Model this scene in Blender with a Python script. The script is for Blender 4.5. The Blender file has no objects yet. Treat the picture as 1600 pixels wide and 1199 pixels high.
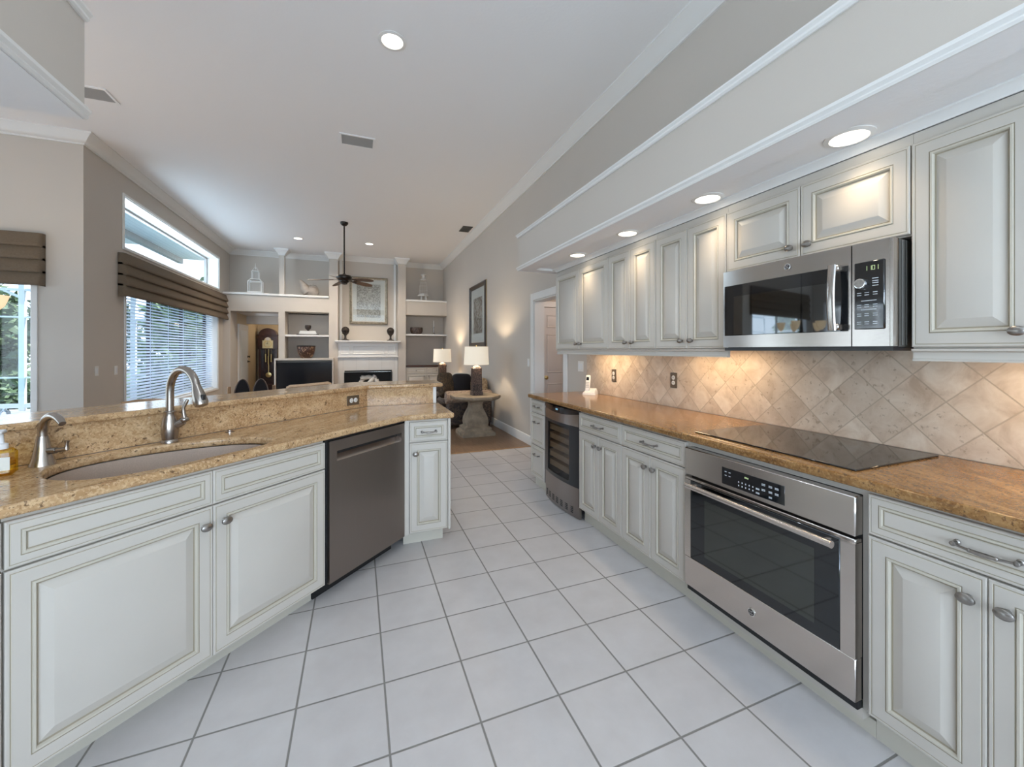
import bpy, math, random
from mathutils import Vector, Matrix
PI = math.pi
R = math.radians
random.seed(7)
S = bpy.context.scene
COL = S.collection

# ------------------------------------------------------------------ camera
cam_d = bpy.data.cameras.new('camera')
cam = bpy.data.objects.new('camera', cam_d)
COL.objects.link(cam)
cam.location = (0, 0, 1.37)
cam.rotation_euler = (PI / 2, 0, -0.3826)
cam_d.sensor_width = 36.0
cam_d.sensor_fit = 'HORIZONTAL'
cam_d.lens = 635.6 / 1600 * 36
cam_d.shift_x = -15.4 / 1600
cam_d.shift_y = -51.9 / 1600
cam_d.clip_start = 0.05
S.camera = cam

# ------------------------------------------------------------------ view + render options
S.view_settings.view_transform = 'Standard'
S.view_settings.look = 'None'
S.view_settings.exposure = 0.09
S.view_settings.gamma = 1.0
S.view_settings.use_curve_mapping = False
cy = S.cycles
cy.use_denoising = True
cy.max_bounces = 10
cy.diffuse_bounces = 5
cy.glossy_bounces = 5
cy.transparent_max_bounces = 16
cy.caustics_reflective = False
cy.caustics_refractive = False
cy.sample_clamp_indirect = 6.0

# ------------------------------------------------------------------ sky
W = bpy.data.worlds.new('sky')
S.world = W
W.use_nodes = True
wn = W.node_tree
wn.nodes.clear()
w_out = wn.nodes.new('ShaderNodeOutputWorld')
w_bg = wn.nodes.new('ShaderNodeBackground')
w_tc = wn.nodes.new('ShaderNodeTexCoord')
w_sep = wn.nodes.new('ShaderNodeSeparateXYZ')
w_rmp = wn.nodes.new('ShaderNodeValToRGB')
wn.links.new(w_tc.outputs['Generated'], w_sep.inputs[0])
wn.links.new(w_sep.outputs['Z'], w_rmp.inputs[0])
wn.links.new(w_rmp.outputs[0], w_bg.inputs[0])
wn.links.new(w_bg.outputs[0], w_out.inputs[0])
w_rmp.color_ramp.elements[0].position = 0.0
w_rmp.color_ramp.elements[0].color = (0.86, 0.93, 1.0, 1)
w_rmp.color_ramp.elements[1].position = 0.8
w_rmp.color_ramp.elements[1].color = (0.42, 0.64, 1.0, 1)
w_bg.inputs[1].default_value = 2.4

def lamp(name, kind, loc, energy, color=(1, 1, 1), aim=None, size=None, size_y=None, parent=None, spot=None, blend=0.6, radius=None):
    d = bpy.data.lights.new(name, kind)
    d.energy = energy
    d.color = color
    if kind == 'AREA':
        d.shape = 'RECTANGLE' if size_y else 'DISK'
        d.size = size
        if size_y: d.size_y = size_y
    if kind == 'SPOT':
        d.spot_size = spot
        d.spot_blend = blend
    if radius is not None and kind in ('POINT', 'SPOT'):
        d.shadow_soft_size = radius
    o = bpy.data.objects.new(name, d)
    COL.objects.link(o)
    o.location = loc
    if aim is not None:
        o.rotation_euler = Vector(aim).to_track_quat('-Z', 'Y').to_euler()
    if parent: o.parent = parent
    return o

sun = lamp('sun_light', 'SUN', (3, 4, 12), 7.0, (1.0, 0.95, 0.86), aim=(-0.70, -0.15, -0.70))
sun.data.angle = R(1.0)
DAY = (0.80, 0.90, 1.0)
# daylight at the openings, with an added fill from behind the camera
lamp('fill_back', 'AREA', (-0.2, -3.55, 1.85), 330, (0.72, 0.85, 1.0), aim=(0, 1, 1.25), size=3.4, size_y=3.4)  # unseen fill lamp, added outside the invented rear window
lamp('daylight_nook', 'AREA', (-7.0, 2.9, 1.6), 65, DAY, aim=(1, -0.25, 0.55), size=5.6, size_y=2.4)
lamp('daylight_door', 'AREA', (-4.9, 6.62, 1.3), 30, DAY, aim=(0, -1, 0.0), size=2.8, size_y=2.3)
lamp('daylight_living', 'AREA', (-3.35, 9.05, 1.35), 45, DAY, aim=(1, 0, 0.05), size=3.8, size_y=1.45)
lamp('daylight_transom', 'AREA', (-3.35, 9.05, 3.05), 50, (0.72, 0.87, 1.0), aim=(1, 0, 0.35), size=3.8, size_y=0.6)

# ------------------------------------------------------------------ materials
def nt_new(name):
    m = bpy.data.materials.new(name)
    m.use_nodes = True
    nt = m.node_tree
    b = nt.nodes['Principled BSDF']
    return m, nt, b

def link(nt, a, b): nt.links.new(a, b)

def setp(b, color=None, rough=None, metal=None, spec=None, coat=None):
    if color is not None: b.inputs['Base Color'].default_value = (*color, 1)
    if rough is not None: b.inputs['Roughness'].default_value = rough
    if metal is not None: b.inputs['Metallic'].default_value = metal
    if spec is not None: b.inputs['Specular IOR Level'].default_value = spec
    if coat is not None: b.inputs['Coat Weight'].default_value = coat

def noise(nt, vec, scale, detail=3, rough=0.55, dist=0.0):
    n = nt.nodes.new('ShaderNodeTexNoise')
    n.inputs['Scale'].default_value = scale
    n.inputs['Detail'].default_value = detail
    n.inputs['Roughness'].default_value = rough
    n.inputs['Distortion'].default_value = dist
    if vec is not None: link(nt, vec, n.inputs['Vector'])
    return n.outputs['Fac']

def ramp(nt, fac, stops, interp='LINEAR'):
    r = nt.nodes.new('ShaderNodeValToRGB')
    cr = r.color_ramp
    cr.interpolation = interp
    while len(cr.elements) < len(stops): cr.elements.new(0.5)
    for e, (p, c) in zip(cr.elements, stops):
        e.position = p
        e.color = (*c, 1) if len(c) == 3 else c
    link(nt, fac, r.inputs[0])
    return r.outputs[0]

def mathn(nt, op, a, b=None, c=None):
    n = nt.nodes.new('ShaderNodeMath')
    n.operation = op
    for i, x in enumerate((a, b, c)):
        if x is None: continue
        if isinstance(x, (int, float)): n.inputs[i].default_value = x
        else: link(nt, x, n.inputs[i])
    return n.outputs[0]

def mix(nt, fac, a, b, mode='MIX'):
    n = nt.nodes.new('ShaderNodeMix')
    n.data_type = 'RGBA'
    n.blend_type = mode
    for sock, x in ((n.inputs['Factor'], fac), (n.inputs['A'], a), (n.inputs['B'], b)):
        if isinstance(x, tuple): sock.default_value = (*x, 1) if len(x) == 3 else x
        elif isinstance(x, (int, float)): sock.default_value = x
        else: link(nt, x, sock)
    return n.outputs['Result']

def bump(nt, b, height, strength=0.2, dist=0.01):
    n = nt.nodes.new('ShaderNodeBump')
    n.inputs['Strength'].default_value = strength
    n.inputs['Distance'].default_value = dist
    link(nt, height, n.inputs['Height'])
    link(nt, n.outputs[0], b.inputs['Normal'])

def position(nt):
    return nt.nodes.new('ShaderNodeNewGeometry').outputs['Position']

def objcoord(nt):
    return nt.nodes.new('ShaderNodeTexCoord').outputs['Object']

def xyz(nt, vec):
    s = nt.nodes.new('ShaderNodeSeparateXYZ')
    link(nt, vec, s.inputs[0])
    return s.outputs

def comb(nt, x, y, z=0.0):
    c = nt.nodes.new('ShaderNodeCombineXYZ')
    for i, v in enumerate((x, y, z)):
        if isinstance(v, (int, float)): c.inputs[i].default_value = v
        else: link(nt, v, c.inputs[i])
    return c.outputs[0]

def mapping(nt, vec, scale=(1, 1, 1), rot=(0, 0, 0), loc=(0, 0, 0)):
    m = nt.nodes.new('ShaderNodeMapping')
    m.inputs['Scale'].default_value = scale
    m.inputs['Rotation'].default_value = rot
    m.inputs['Location'].default_value = loc
    link(nt, vec, m.inputs[0])
    return m.outputs[0]

def grid(nt, u, v, s, u0, v0, gw):
    """grout mask (1 on grout) and a random value per tile for a square grid."""
    out = []
    cells = []
    for q, q0 in ((u, u0), (v, v0)):
        t = mathn(nt, 'DIVIDE', mathn(nt, 'SUBTRACT', q, q0), s)
        fl = mathn(nt, 'FLOOR', t)
        fr = mathn(nt, 'SUBTRACT', t, fl)
        dist = mathn(nt, 'MINIMUM', fr, mathn(nt, 'SUBTRACT', 1.0, fr))
        out.append(mathn(nt, 'MULTIPLY', dist, s))
        cells.append(fl)
    d = mathn(nt, 'MINIMUM', out[0], out[1])
    mr = nt.nodes.new('ShaderNodeMapRange')
    mr.inputs['From Min'].default_value = gw * 0.35
    mr.inputs['From Max'].default_value = gw * 0.65
    mr.inputs['To Min'].default_value = 1.0
    mr.inputs['To Max'].default_value = 0.0
    link(nt, d, mr.inputs['Value'])
    wn_ = nt.nodes.new('ShaderNodeTexWhiteNoise')
    wn_.noise_dimensions = '2D'
    link(nt, comb(nt, cells[0], cells[1]), wn_.inputs['Vector'])
    return mr.outputs[0], wn_.outputs['Value']

M = {}
def simple(name, color, rough=0.5, metal=0.0, spec=0.5, coat=0.0, nz=None, bmp=None):
    m, nt, b = nt_new(name)
    setp(b, color, rough, metal, spec, coat)
    if nz:
        sc, amt = nz
        f = noise(nt, position(nt), sc, 3)
        c2 = tuple(max(0, c * (1 - amt)) for c in color)
        c3 = tuple(min(1, c * (1 + amt)) for c in color)
        link(nt, ramp(nt, f, [(0.3, c2), (0.7, c3)]), b.inputs['Base Color'])
    if bmp:
        sc, st, ds = bmp
        bump(nt, b, noise(nt, position(nt), sc, 4), st, ds)
    M[name] = m
    return m

simple('cabinet_paint', (0.575, 0.538, 0.485), 0.42, nz=(3.0, 0.025))
simple('cabinet_bead', (0.57, 0.53, 0.45), 0.45)
simple('cabinet_glaze', (0.37, 0.325, 0.245), 0.5)
simple('toe_kick', (0.60, 0.57, 0.49), 0.55)
simple('gap_black', (0.012, 0.012, 0.013), 0.6)
simple('wall_paint', (0.58, 0.53, 0.475), 0.75, nz=(0.8, 0.02), bmp=(160, 0.08, 0.004))
simple('soffit_paint', (0.66, 0.65, 0.61), 0.75, nz=(0.8, 0.02), bmp=(160, 0.08, 0.004))
simple('ceiling_paint', (0.88, 0.87, 0.87), 0.85, bmp=(45, 0.10, 0.01))
simple('hall_paint', (0.62, 0.50, 0.34), 0.75)
simple('trim_white', (0.80, 0.79, 0.77), 0.4)
simple('plastic_white', (0.82, 0.81, 0.78), 0.35)
simple('plastic_brown', (0.115, 0.08, 0.05), 0.35)
simple('vent_grey', (0.42, 0.41, 0.40), 0.6)
simple('vent_dark', (0.10, 0.095, 0.085), 0.6)
simple('nickel', (0.40, 0.36, 0.325), 0.27, 1.0)
simple('pewter', (0.33, 0.31, 0.29), 0.30, 1.0, nz=(60, 0.2))
simple('chrome', (0.80, 0.80, 0.80), 0.10, 1.0)
simple('black_gloss', (0.010, 0.011, 0.013), 0.04, 0.0, 1.0)
simple('mirror_black', (0.17, 0.18, 0.19), 0.03, 1.0)
simple('oven_window', (0.115, 0.125, 0.12), 0.05, 1.0)
simple('oven_glass', (0.075, 0.080, 0.085), 0.05, 1.0)
simple('black_plastic', (0.018, 0.018, 0.020), 0.3)
simple('cooktop_glass', (0.022, 0.019, 0.017), 0.05, 0.0, 0.75)
simple('screen_black', (0.012, 0.013, 0.016), 0.12, 0.0, 0.4)
simple('key_white', (0.62, 0.66, 0.70), 0.5)
simple('bronze_dark', (0.030, 0.024, 0.020), 0.35, 0.6)
simple('sink_composite', (0.52, 0.41, 0.33), 0.32, nz=(240, 0.08))
simple('shelf_wood', (0.50, 0.36, 0.22), 0.5)
simple('dark_wood', (0.055, 0.020, 0.013), 0.25, nz=(14, 0.35))
simple('blade_wood', (0.15, 0.085, 0.05), 0.5, nz=(16, 0.3))
simple('mid_wood', (0.36, 0.20, 0.09), 0.4, nz=(16, 0.3))
simple('brass', (0.72, 0.54, 0.24), 0.28, 1.0)
simple('gold_face', (0.74, 0.66, 0.42), 0.4)
simple('leather_dark', (0.018, 0.016, 0.018), 0.7, spec=0.2)
simple('piping_brown', (0.16, 0.11, 0.085), 0.6)
simple('sofa_beige', (0.34, 0.25, 0.17), 0.8, nz=(30, 0.15))
simple('stone_aged', (0.27, 0.215, 0.155), 0.75, nz=(9, 0.28), bmp=(30, 0.3, 0.01))
simple('ceramic_white', (0.74, 0.73, 0.71), 0.35)
simple('pottery_grey', (0.34, 0.30, 0.265), 0.6, nz=(8, 0.25))
simple('wire_white', (0.72, 0.70, 0.67), 0.5)
simple('iron_dark', (0.055, 0.042, 0.035), 0.5, 0.3, nz=(20, 0.4))
simple('concrete', (0.60, 0.58, 0.55), 0.8, nz=(2.0, 0.08))
simple('cage_white', (0.86, 0.88, 0.90), 0.4)
simple('stucco', (0.62, 0.60, 0.56), 0.9)
simple('soap_white', (0.80, 0.82, 0.84), 0.4)
simple('label_paper', (0.75, 0.76, 0.70), 0.6)
simple('mat_board', (0.66, 0.62, 0.55), 0.8)
simple('frame_silver', (0.30, 0.26, 0.20), 0.4, 0.5, nz=(20, 0.3))
simple('frame_gold', (0.42, 0.34, 0.22), 0.4, 0.4)
simple('frame_dark', (0.05, 0.038, 0.03), 0.35)
simple('water_pool', (0.10, 0.50, 0.55), 0.08)
simple('bark', (0.10, 0.08, 0.06), 0.9)
simple('log_white', (0.70, 0.68, 0.64), 0.8)
simple('tile_fireplace', (0.66, 0.645, 0.62), 0.3, nz=(2, 0.04))
simple('door_white', (0.74, 0.715, 0.70), 0.45)
simple('lawn', (0.10, 0.16, 0.05), 0.9, nz=(4, 0.3))

def mk_emit(name, color, strength):
    m = bpy.data.materials.new(name)
    m.use_nodes = True
    nt = m.node_tree
    nt.nodes.clear()
    e = nt.nodes.new('ShaderNodeEmission')
    e.inputs[0].default_value = (*color, 1)
    e.inputs[1].default_value = strength
    o = nt.nodes.new('ShaderNodeOutputMaterial')
    link(nt, e.outputs[0], o.inputs[0])
    M[name] = m
mk_emit('lamp_glow', (1.0, 0.90, 0.74), 5.0)
mk_emit('digit_green', (0.65, 0.85, 0.45), 0.9)
mk_emit('digit_blue', (0.35, 0.75, 1.0), 0.8)

def mk_shade(name, color, ecol, es):
    m, nt, b = nt_new(name)
    setp(b, color, 0.8)
    b.inputs['Emission Color'].default_value = (*ecol, 1)
    b.inputs['Emission Strength'].default_value = es
    M[name] = m
mk_shade('linen_shade', (0.80, 0.74, 0.64), (1.0, 0.84, 0.62), 0.42)
mk_shade('amber_shade', (0.72, 0.60, 0.42), (1.0, 0.75, 0.46), 0.8)

def mk_steel(name, color, rough, axis, var=0.10):
    m, nt, b = nt_new(name)
    setp(b, color, rough, 1.0)
    sc = [700, 700, 700]
    sc[axis] = 4.0
    f = noise(nt, mapping(nt, objcoord(nt), tuple(sc)), 1.0, 2)
    lo = tuple(c * (1 - var) for c in color)
    hi = tuple(min(1, c * (1 + var)) for c in color)
    link(nt, ramp(nt, f, [(0.3, lo), (0.7, hi)]), b.inputs['Base Color'])
    link(nt, ramp(nt, f, [(0.3, (rough * 0.95,) * 3), (0.7, (rough * 1.06,) * 3)]), b.inputs['Roughness'])
    M[name] = m
mk_steel('steel_brushed', (0.62, 0.575, 0.54), 0.24, 0, 0.03)
mk_steel('steel_satin', (0.47, 0.435, 0.405), 0.20, 0, 0.05)
mk_steel('steel_dark', (0.30, 0.262, 0.242), 0.30, 2, 0.02)

# architectural glass: mostly lets light straight through, a little mirror
def mk_glass(name, tint, gloss):
    m = bpy.data.materials.new(name)
    m.use_nodes = True
    nt = m.node_tree
    nt.nodes.clear()
    t = nt.nodes.new('ShaderNodeBsdfTransparent')
    t.inputs[0].default_value = (*tint, 1)
    g = nt.nodes.new('ShaderNodeBsdfGlossy')
    g.inputs['Roughness'].default_value = 0.02
    mx = nt.nodes.new('ShaderNodeMixShader')
    mx.inputs[0].default_value = gloss
    o = nt.nodes.new('ShaderNodeOutputMaterial')
    link(nt, t.outputs[0], mx.inputs[1])
    link(nt, g.outputs[0], mx.inputs[2])
    link(nt, mx.outputs[0], o.inputs[0])
    M[name] = m
mk_glass('window_glass', (0.95, 0.98, 1.0), 0.05)
mk_glass('smoked_glass', (0.72, 0.70, 0.68), 0.05)
mk_glass('soap_yellow', (0.95, 0.82, 0.30), 0.10)

# floor tile
m, nt, b = nt_new('floor_tile')
p = position(nt); s = xyz(nt, p)
g, rnd = grid(nt, s[0], s[1], 0.3199, 0.1003, 2.7242, 0.0075)
f = noise(nt, p, 6.0, 5, 0.6)
base = ramp(nt, f, [(0.30, (0.575, 0.552, 0.548)), (0.70, (0.64, 0.62, 0.618))])
base = mix(nt, mathn(nt, 'MULTIPLY', rnd, 0.10), base, (0.50, 0.475, 0.46))
link(nt, mix(nt, g, base, (0.235, 0.225, 0.21)), b.inputs['Base Color'])
link(nt, mathn(nt, 'ADD', mathn(nt, 'MULTIPLY', g, 0.4), 0.30), b.inputs['Roughness'])
bump(nt, b, mathn(nt, 'SUBTRACT', mathn(nt, 'MULTIPLY', f, 0.08), g), 0.35, 0.004)
M['floor_tile'] = m

# travertine on the diagonal (kitchen wall, plane X = const)
m, nt, b = nt_new('travertine')
p = position(nt); s = xyz(nt, p)
u = mathn(nt, 'MULTIPLY', mathn(nt, 'ADD', s[1], s[2]), 0.70711)
v = mathn(nt, 'MULTIPLY', mathn(nt, 'SUBTRACT', s[1], s[2]), 0.70711)
g, rnd = grid(nt, u, v, 0.1570, 1.467, -0.004, 0.0050)
off = nt.nodes.new('ShaderNodeVectorMath'); off.operation = 'ADD'
link(nt, p, off.inputs[0])
link(nt, comb(nt, mathn(nt, 'MULTIPLY', rnd, 31.0), mathn(nt, 'MULTIPLY', rnd, 17.0), mathn(nt, 'MULTIPLY', rnd, 7.0)), off.inputs[1])
f = noise(nt, off.outputs[0], 9.0, 6, 0.62, 0.6)
f2 = noise(nt, off.outputs[0], 42.0, 4, 0.6, 0.3)
base = ramp(nt, f, [(0.28, (0.50, 0.385, 0.285)), (0.5, (0.70, 0.59, 0.475)), (0.72, (0.83, 0.745, 0.635))])
base = mix(nt, mathn(nt, 'MULTIPLY', rnd, 0.45), base, (0.46, 0.355, 0.265))
pit = ramp(nt, f2, [(0.60, (0, 0, 0)), (0.68, (1, 1, 1))])
pm = mathn(nt, 'MULTIPLY', pit, mathn(nt, 'GREATER_THAN', rnd, 0.45))
base = mix(nt, mathn(nt, 'MULTIPLY', pm, 0.55), base, (0.25, 0.17, 0.10))
link(nt, mix(nt, mathn(nt, 'MULTIPLY', g, 0.75), base, (0.44, 0.36, 0.27)), b.inputs['Base Color'])
setp(b, rough=0.45)
bump(nt, b, mathn(nt, 'SUBTRACT', mathn(nt, 'MULTIPLY', f, 0.1), g), 0.3, 0.003)
M['travertine'] = m

# granite
def mk_granite(name, dark, mid, light):
    m, nt, b = nt_new(name)
    p = position(nt)
    pm_ = mapping(nt, p, (1.0, 1.0, 1.0), (0, 0, R(20)))
    st = mapping(nt, pm_, (3.0, 0.9, 3.0))
    f1 = noise(nt, st, 5.0, 6, 0.65, 0.8)
    f2 = noise(nt, p, 95.0, 3, 0.6)
    f3 = noise(nt, mapping(nt, p, (1, 1, 1), (0.4, 0.7, 0.2)), 120.0, 3, 0.6)
    f4 = noise(nt, p, 55.0, 4, 0.65, 0.4)
    c = ramp(nt, f1, [(0.30, dark), (0.5, mid), (0.72, light)])
    c = mix(nt, mathn(nt, 'MULTIPLY', ramp(nt, f2, [(0.50, (0, 0, 0)), (0.58, (1, 1, 1))]), 0.60), c, light)
    c = mix(nt, mathn(nt, 'MULTIPLY', ramp(nt, f3, [(0.36, (1, 1, 1)), (0.43, (0, 0, 0))]), 0.75), c, dark)
    c = mix(nt, mathn(nt, 'MULTIPLY', ramp(nt, f4, [(0.60, (0, 0, 0)), (0.65, (1, 1, 1))]), 0.85), c, (0.11, 0.06, 0.032))
    link(nt, c, b.inputs['Base Color'])
    setp(b, rough=0.13, spec=0.4)
    M[name] = m
mk_granite('granite_gold', (0.15, 0.066, 0.020), (0.265, 0.135, 0.046), (0.42, 0.245, 0.10))
mk_granite('granite_tan', (0.34, 0.19, 0.085), (0.53, 0.335, 0.17), (0.73, 0.52, 0.31))

# plank floor of the living room
m, nt, b = nt_new('plank_floor')
p = position(nt); s = xyz(nt, p)
pi_ = mathn(nt, 'FLOOR', mathn(nt, 'DIVIDE', s[0], 0.16))
wn_ = nt.nodes.new('ShaderNodeTexWhiteNoise'); wn_.noise_dimensions = '1D'
link(nt, pi_, wn_.inputs['W'])
gr = noise(nt, mapping(nt, p, (14, 1.2, 1)), 3.0, 5, 0.6, 1.0)
c = ramp(nt, gr, [(0.3, (0.13, 0.072, 0.04)), (0.7, (0.27, 0.165, 0.10))])
c = mix(nt, mathn(nt, 'MULTIPLY', wn_.outputs['Value'], 0.35), c, (0.30, 0.20, 0.13))
link(nt, c, b.inputs['Base Color'])
setp(b, rough=0.35)
M['plank_floor'] = m

# roman shade cloth
m, nt, b = nt_new('shade_cloth')
p = position(nt)
f = noise(nt, mapping(nt, p, (60, 60, 600)), 1.0, 2)
link(nt, ramp(nt, f, [(0.3, (0.125, 0.092, 0.062)), (0.7, (0.185, 0.142, 0.10))]), b.inputs['Base Color'])
setp(b, rough=0.85)
M['shade_cloth'] = m

# blind slats: thin white vinyl, a little light passes
m, nt, b = nt_new('blind_slat')
setp(b, (0.80, 0.84, 0.90), 0.45)
tr = nt.nodes.new('ShaderNodeBsdfTranslucent')
tr.inputs[0].default_value = (0.75, 0.82, 0.9, 1)
mx = nt.nodes.new('ShaderNodeMixShader'); mx.inputs[0].default_value = 0.45
o_ = nt.nodes['Material Output']
link(nt, b.outputs[0], mx.inputs[1]); link(nt, tr.outputs[0], mx.inputs[2]); link(nt, mx.outputs[0], o_.inputs[0])
M['blind_slat'] = m

# figured upholstery, lamp bases, print
def mk_figured(name, c1, c2, scale, rough=0.7, thr=(0.48, 0.52)):
    m, nt, b = nt_new(name)
    f = noise(nt, position(nt), scale, 4, 0.6, 1.6)
    link(nt, ramp(nt, f, [(thr[0], c1), (thr[1], c2)]), b.inputs['Base Color'])
    setp(b, rough=rough)
    M[name] = m
mk_figured('damask_dark', (0.030, 0.020, 0.018), (0.085, 0.058, 0.042), 16)
mk_figured('damask_scroll', (0.20, 0.14, 0.11), (0.34, 0.26, 0.20), 22)
mk_figured('lamp_carved', (0.018, 0.011, 0.010), (0.11, 0.072, 0.06), 34, 0.45)
mk_figured('pillow_floral', (0.48, 0.36, 0.22), (0.24, 0.15, 0.08), 26)
mk_figured('pillow_brown', (0.040, 0.026, 0.016), (0.10, 0.066, 0.036), 18)
mk_figured('print_scroll', (0.50, 0.46, 0.40), (0.27, 0.24, 0.20), 20, 0.8)
mk_figured('print_shell', (0.40, 0.35, 0.29), (0.22, 0.16, 0.12), 9, 0.5)
mk_figured('bowl_figured', (0.055, 0.022, 0.013), (0.42, 0.26, 0.15), 15, 0.35, (0.54, 0.60))
mk_figured('leaf_dark', (0.05, 0.085, 0.05), (0.13, 0.19, 0.11), 2.5, 0.6, (0.35, 0.65))
mk_figured('leaf_mid', (0.08, 0.13, 0.065), (0.20, 0.28, 0.15), 2.5, 0.6, (0.35, 0.65))
mk_figured('leaf_pale', (0.14, 0.21, 0.08), (0.32, 0.42, 0.20), 2.5, 0.6, (0.35, 0.65))

# eave boards
m, nt, b = nt_new('eave_boards')
s = xyz(nt, position(nt))
fr = mathn(nt, 'FRACT', mathn(nt, 'DIVIDE', s[0], 0.10))
link(nt, ramp(nt, fr, [(0.0, (0.55, 0.60, 0.63)), (0.12, (0.86, 0.90, 0.92)), (1.0, (0.86, 0.90, 0.92))]), b.inputs['Base Color'])
setp(b, rough=0.6)
M['eave_boards'] = m

# ------------------------------------------------------------------ mesh building
class MB:
    def __init__(s):
        s.v = []; s.f = []; s.mi = []; s.X = Matrix.Identity(4)
    def add(s, vs, fs, m=0):
        o = len(s.v)
        for q in vs: s.v.append(tuple(s.X @ Vector(q)))
        for fc in fs:
            s.f.append([o + i for i in fc]); s.mi.append(m)
        return s
    def box(s, x0, y0, z0, x1, y1, z1, m=0, bev=0.0):
        if x1 < x0: x0, x1 = x1, x0
        if y1 < y0: y0, y1 = y1, y0
        if z1 < z0: z0, z1 = z1, z0
        bev = min(bev, (x1 - x0) * 0.45, (y1 - y0) * 0.45, (z1 - z0) * 0.45)
        if bev <= 0:
            vs = [(x, y, z) for z in (z0, z1) for y in (y0, y1) for x in (x0, x1)]
            fs = [(0, 2, 3, 1), (4, 5, 7, 6), (0, 1, 5, 4), (2, 6, 7, 3), (0, 4, 6, 2), (1, 3, 7, 5)]
            return s.add(vs, fs, m)
        vs = []; idx = {}
        X = (x0, x1); Y = (y0, y1); Z = (z0, z1)
        for i in (0, 1):
            for j in (0, 1):
                for k in (0, 1):
                    sx = bev if i == 0 else -bev; sy = bev if j == 0 else -bev; sz = bev if k == 0 else -bev
                    idx[i, j, k, 0] = len(vs); vs.append((X[i], Y[j] + sy, Z[k] + sz))
                    idx[i, j, k, 1] = len(vs); vs.append((X[i] + sx, Y[j], Z[k] + sz))
                    idx[i, j, k, 2] = len(vs); vs.append((X[i] + sx, Y[j] + sy, Z[k]))
        fs = []
        def flip(fc, on): return fc[::-1] if on else fc
        for i in (0, 1):
            fs.append(flip([idx[i, 0, 0, 0], idx[i, 0, 1, 0], idx[i, 1, 1, 0], idx[i, 1, 0, 0]], i == 1))
            fs.append(flip([idx[0, i, 0, 1], idx[1, i, 0, 1], idx[1, i, 1, 1], idx[0, i, 1, 1]], i == 1))
            fs.append(flip([idx[0, 0, i, 2], idx[0, 1, i, 2], idx[1, 1, i, 2], idx[1, 0, i, 2]], i == 1))
        for a in (0, 1):
            for c in (0, 1):
                fs.append(flip([idx[a, c, 0, 0], idx[a, c, 0, 1], idx[a, c, 1, 1], idx[a, c, 1, 0]], (a + c) % 2 == 1))
                fs.append(flip([idx[a, 0, c, 0], idx[a, 1, c, 0], idx[a, 1, c, 2], idx[a, 0, c, 2]], (a + c) % 2 == 1))
                fs.append(flip([idx[0, a, c, 1], idx[0, a, c, 2], idx[1, a, c, 2], idx[1, a, c, 1]], (a + c) % 2 == 1))
        for i in (0, 1):
            for j in (0, 1):
                for k in (0, 1):
                    fs.append(flip([idx[i, j, k, 0], idx[i, j, k, 2], idx[i, j, k, 1]], (i + j + k) % 2 == 1))
        return s.add(vs, fs, m)
    def loft(s, rings, closed=True, cap0=False, cap1=False, m=0, ms=None):
        n = len(rings[0]); vs = [q for r in rings for q in r]; o = len(s.v)
        s.add(vs, [], m)
        for k in range(len(rings) - 1):
            mm = ms[k] if ms else m
            for i in range(n if closed else n - 1):
                j = (i + 1) % n
                s.f.append([o + k * n + i, o + k * n + j, o + (k + 1) * n + j, o + (k + 1) * n + i]); s.mi.append(mm)
        if cap0: s.f.append([o + i for i in reversed(range(n))]); s.mi.append(ms[0] if ms else m)
        if cap1: s.f.append([o + (len(rings) - 1) * n + i for i in range(n)]); s.mi.append(ms[-1] if ms else m)
        return s
    def lathe(s, prof, c=(0, 0, 0), n=20, m=0, sx=1.0, sy=1.0, caps=True):
        rings = []
        for r, z in prof:
            rings.append([(c[0] + sx * r * math.cos(2 * PI * i / n), c[1] + sy * r * math.sin(2 * PI * i / n), c[2] + z) for i in range(n)])
        return s.loft(rings, True, caps, caps, m)
    def tube(s, path, r, n=8, m=0, caps=True, flat=1.0):
        P = [Vector(q) for q in path]
        rs = r if isinstance(r, (list, tuple)) else [r] * len(P)
        T = []
        for i in range(len(P)):
            a = P[max(0, i - 1)]; c = P[min(len(P) - 1, i + 1)]
            T.append((c - a).normalized())
        up = Vector((0, 0, 1)) if abs(T[0].z) < 0.9 else Vector((1, 0, 0))
        N = (up - T[0] * up.dot(T[0])).normalized()
        rings = []
        for i in range(len(P)):
            N = (N - T[i] * N.dot(T[i])).normalized()
            B = T[i].cross(N)
            rings.append([tuple(P[i] + N * (rs[i] * math.cos(2 * PI * k / n)) + B * (rs[i] * flat * math.sin(2 * PI * k / n))) for k in range(n)])
        return s.loft(rings, True, caps, caps, m)
    def prism(s, poly, z0, z1, m=0):
        n = len(poly)
        return s.loft([[(x, y, z0) for x, y in poly], [(x, y, z1) for x, y in poly]], True, True, True, m)
    def ball(s, c, r, n=16, k=10, m=0):
        rx, ry, rz = r if isinstance(r, tuple) else (r, r, r)
        rings = []
        for j in range(k + 1):
            t = -PI / 2 + PI * j / k
            q = max(math.cos(t), 0.02)
            rings.append([(c[0] + rx * q * math.cos(2 * PI * i / n), c[1] + ry * q * math.sin(2 * PI * i / n), c[2] + rz * math.sin(t)) for i in range(n)])
        return s.loft(rings, True, True, True, m)
    def build(s, name, mats, parent=None, loc=(0, 0, 0), rz=0.0, smooth=True, ang=38):
        me = bpy.data.meshes.new(name)
        me.from_pydata(s.v, [], s.f)
        if not isinstance(mats, (list, tuple)): mats = [mats]
        for q in mats: me.materials.append(M[q])
        me.polygons.foreach_set('material_index', s.mi)
        if smooth:
            me.polygons.foreach_set('use_smooth', [True] * len(s.f))
            me.update()
            me.set_sharp_from_angle(angle=R(ang))
        me.update()
        o = bpy.data.objects.new(name, me)
        COL.objects.link(o)
        o.location = loc
        o.rotation_euler = (0, 0, rz)
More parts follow.
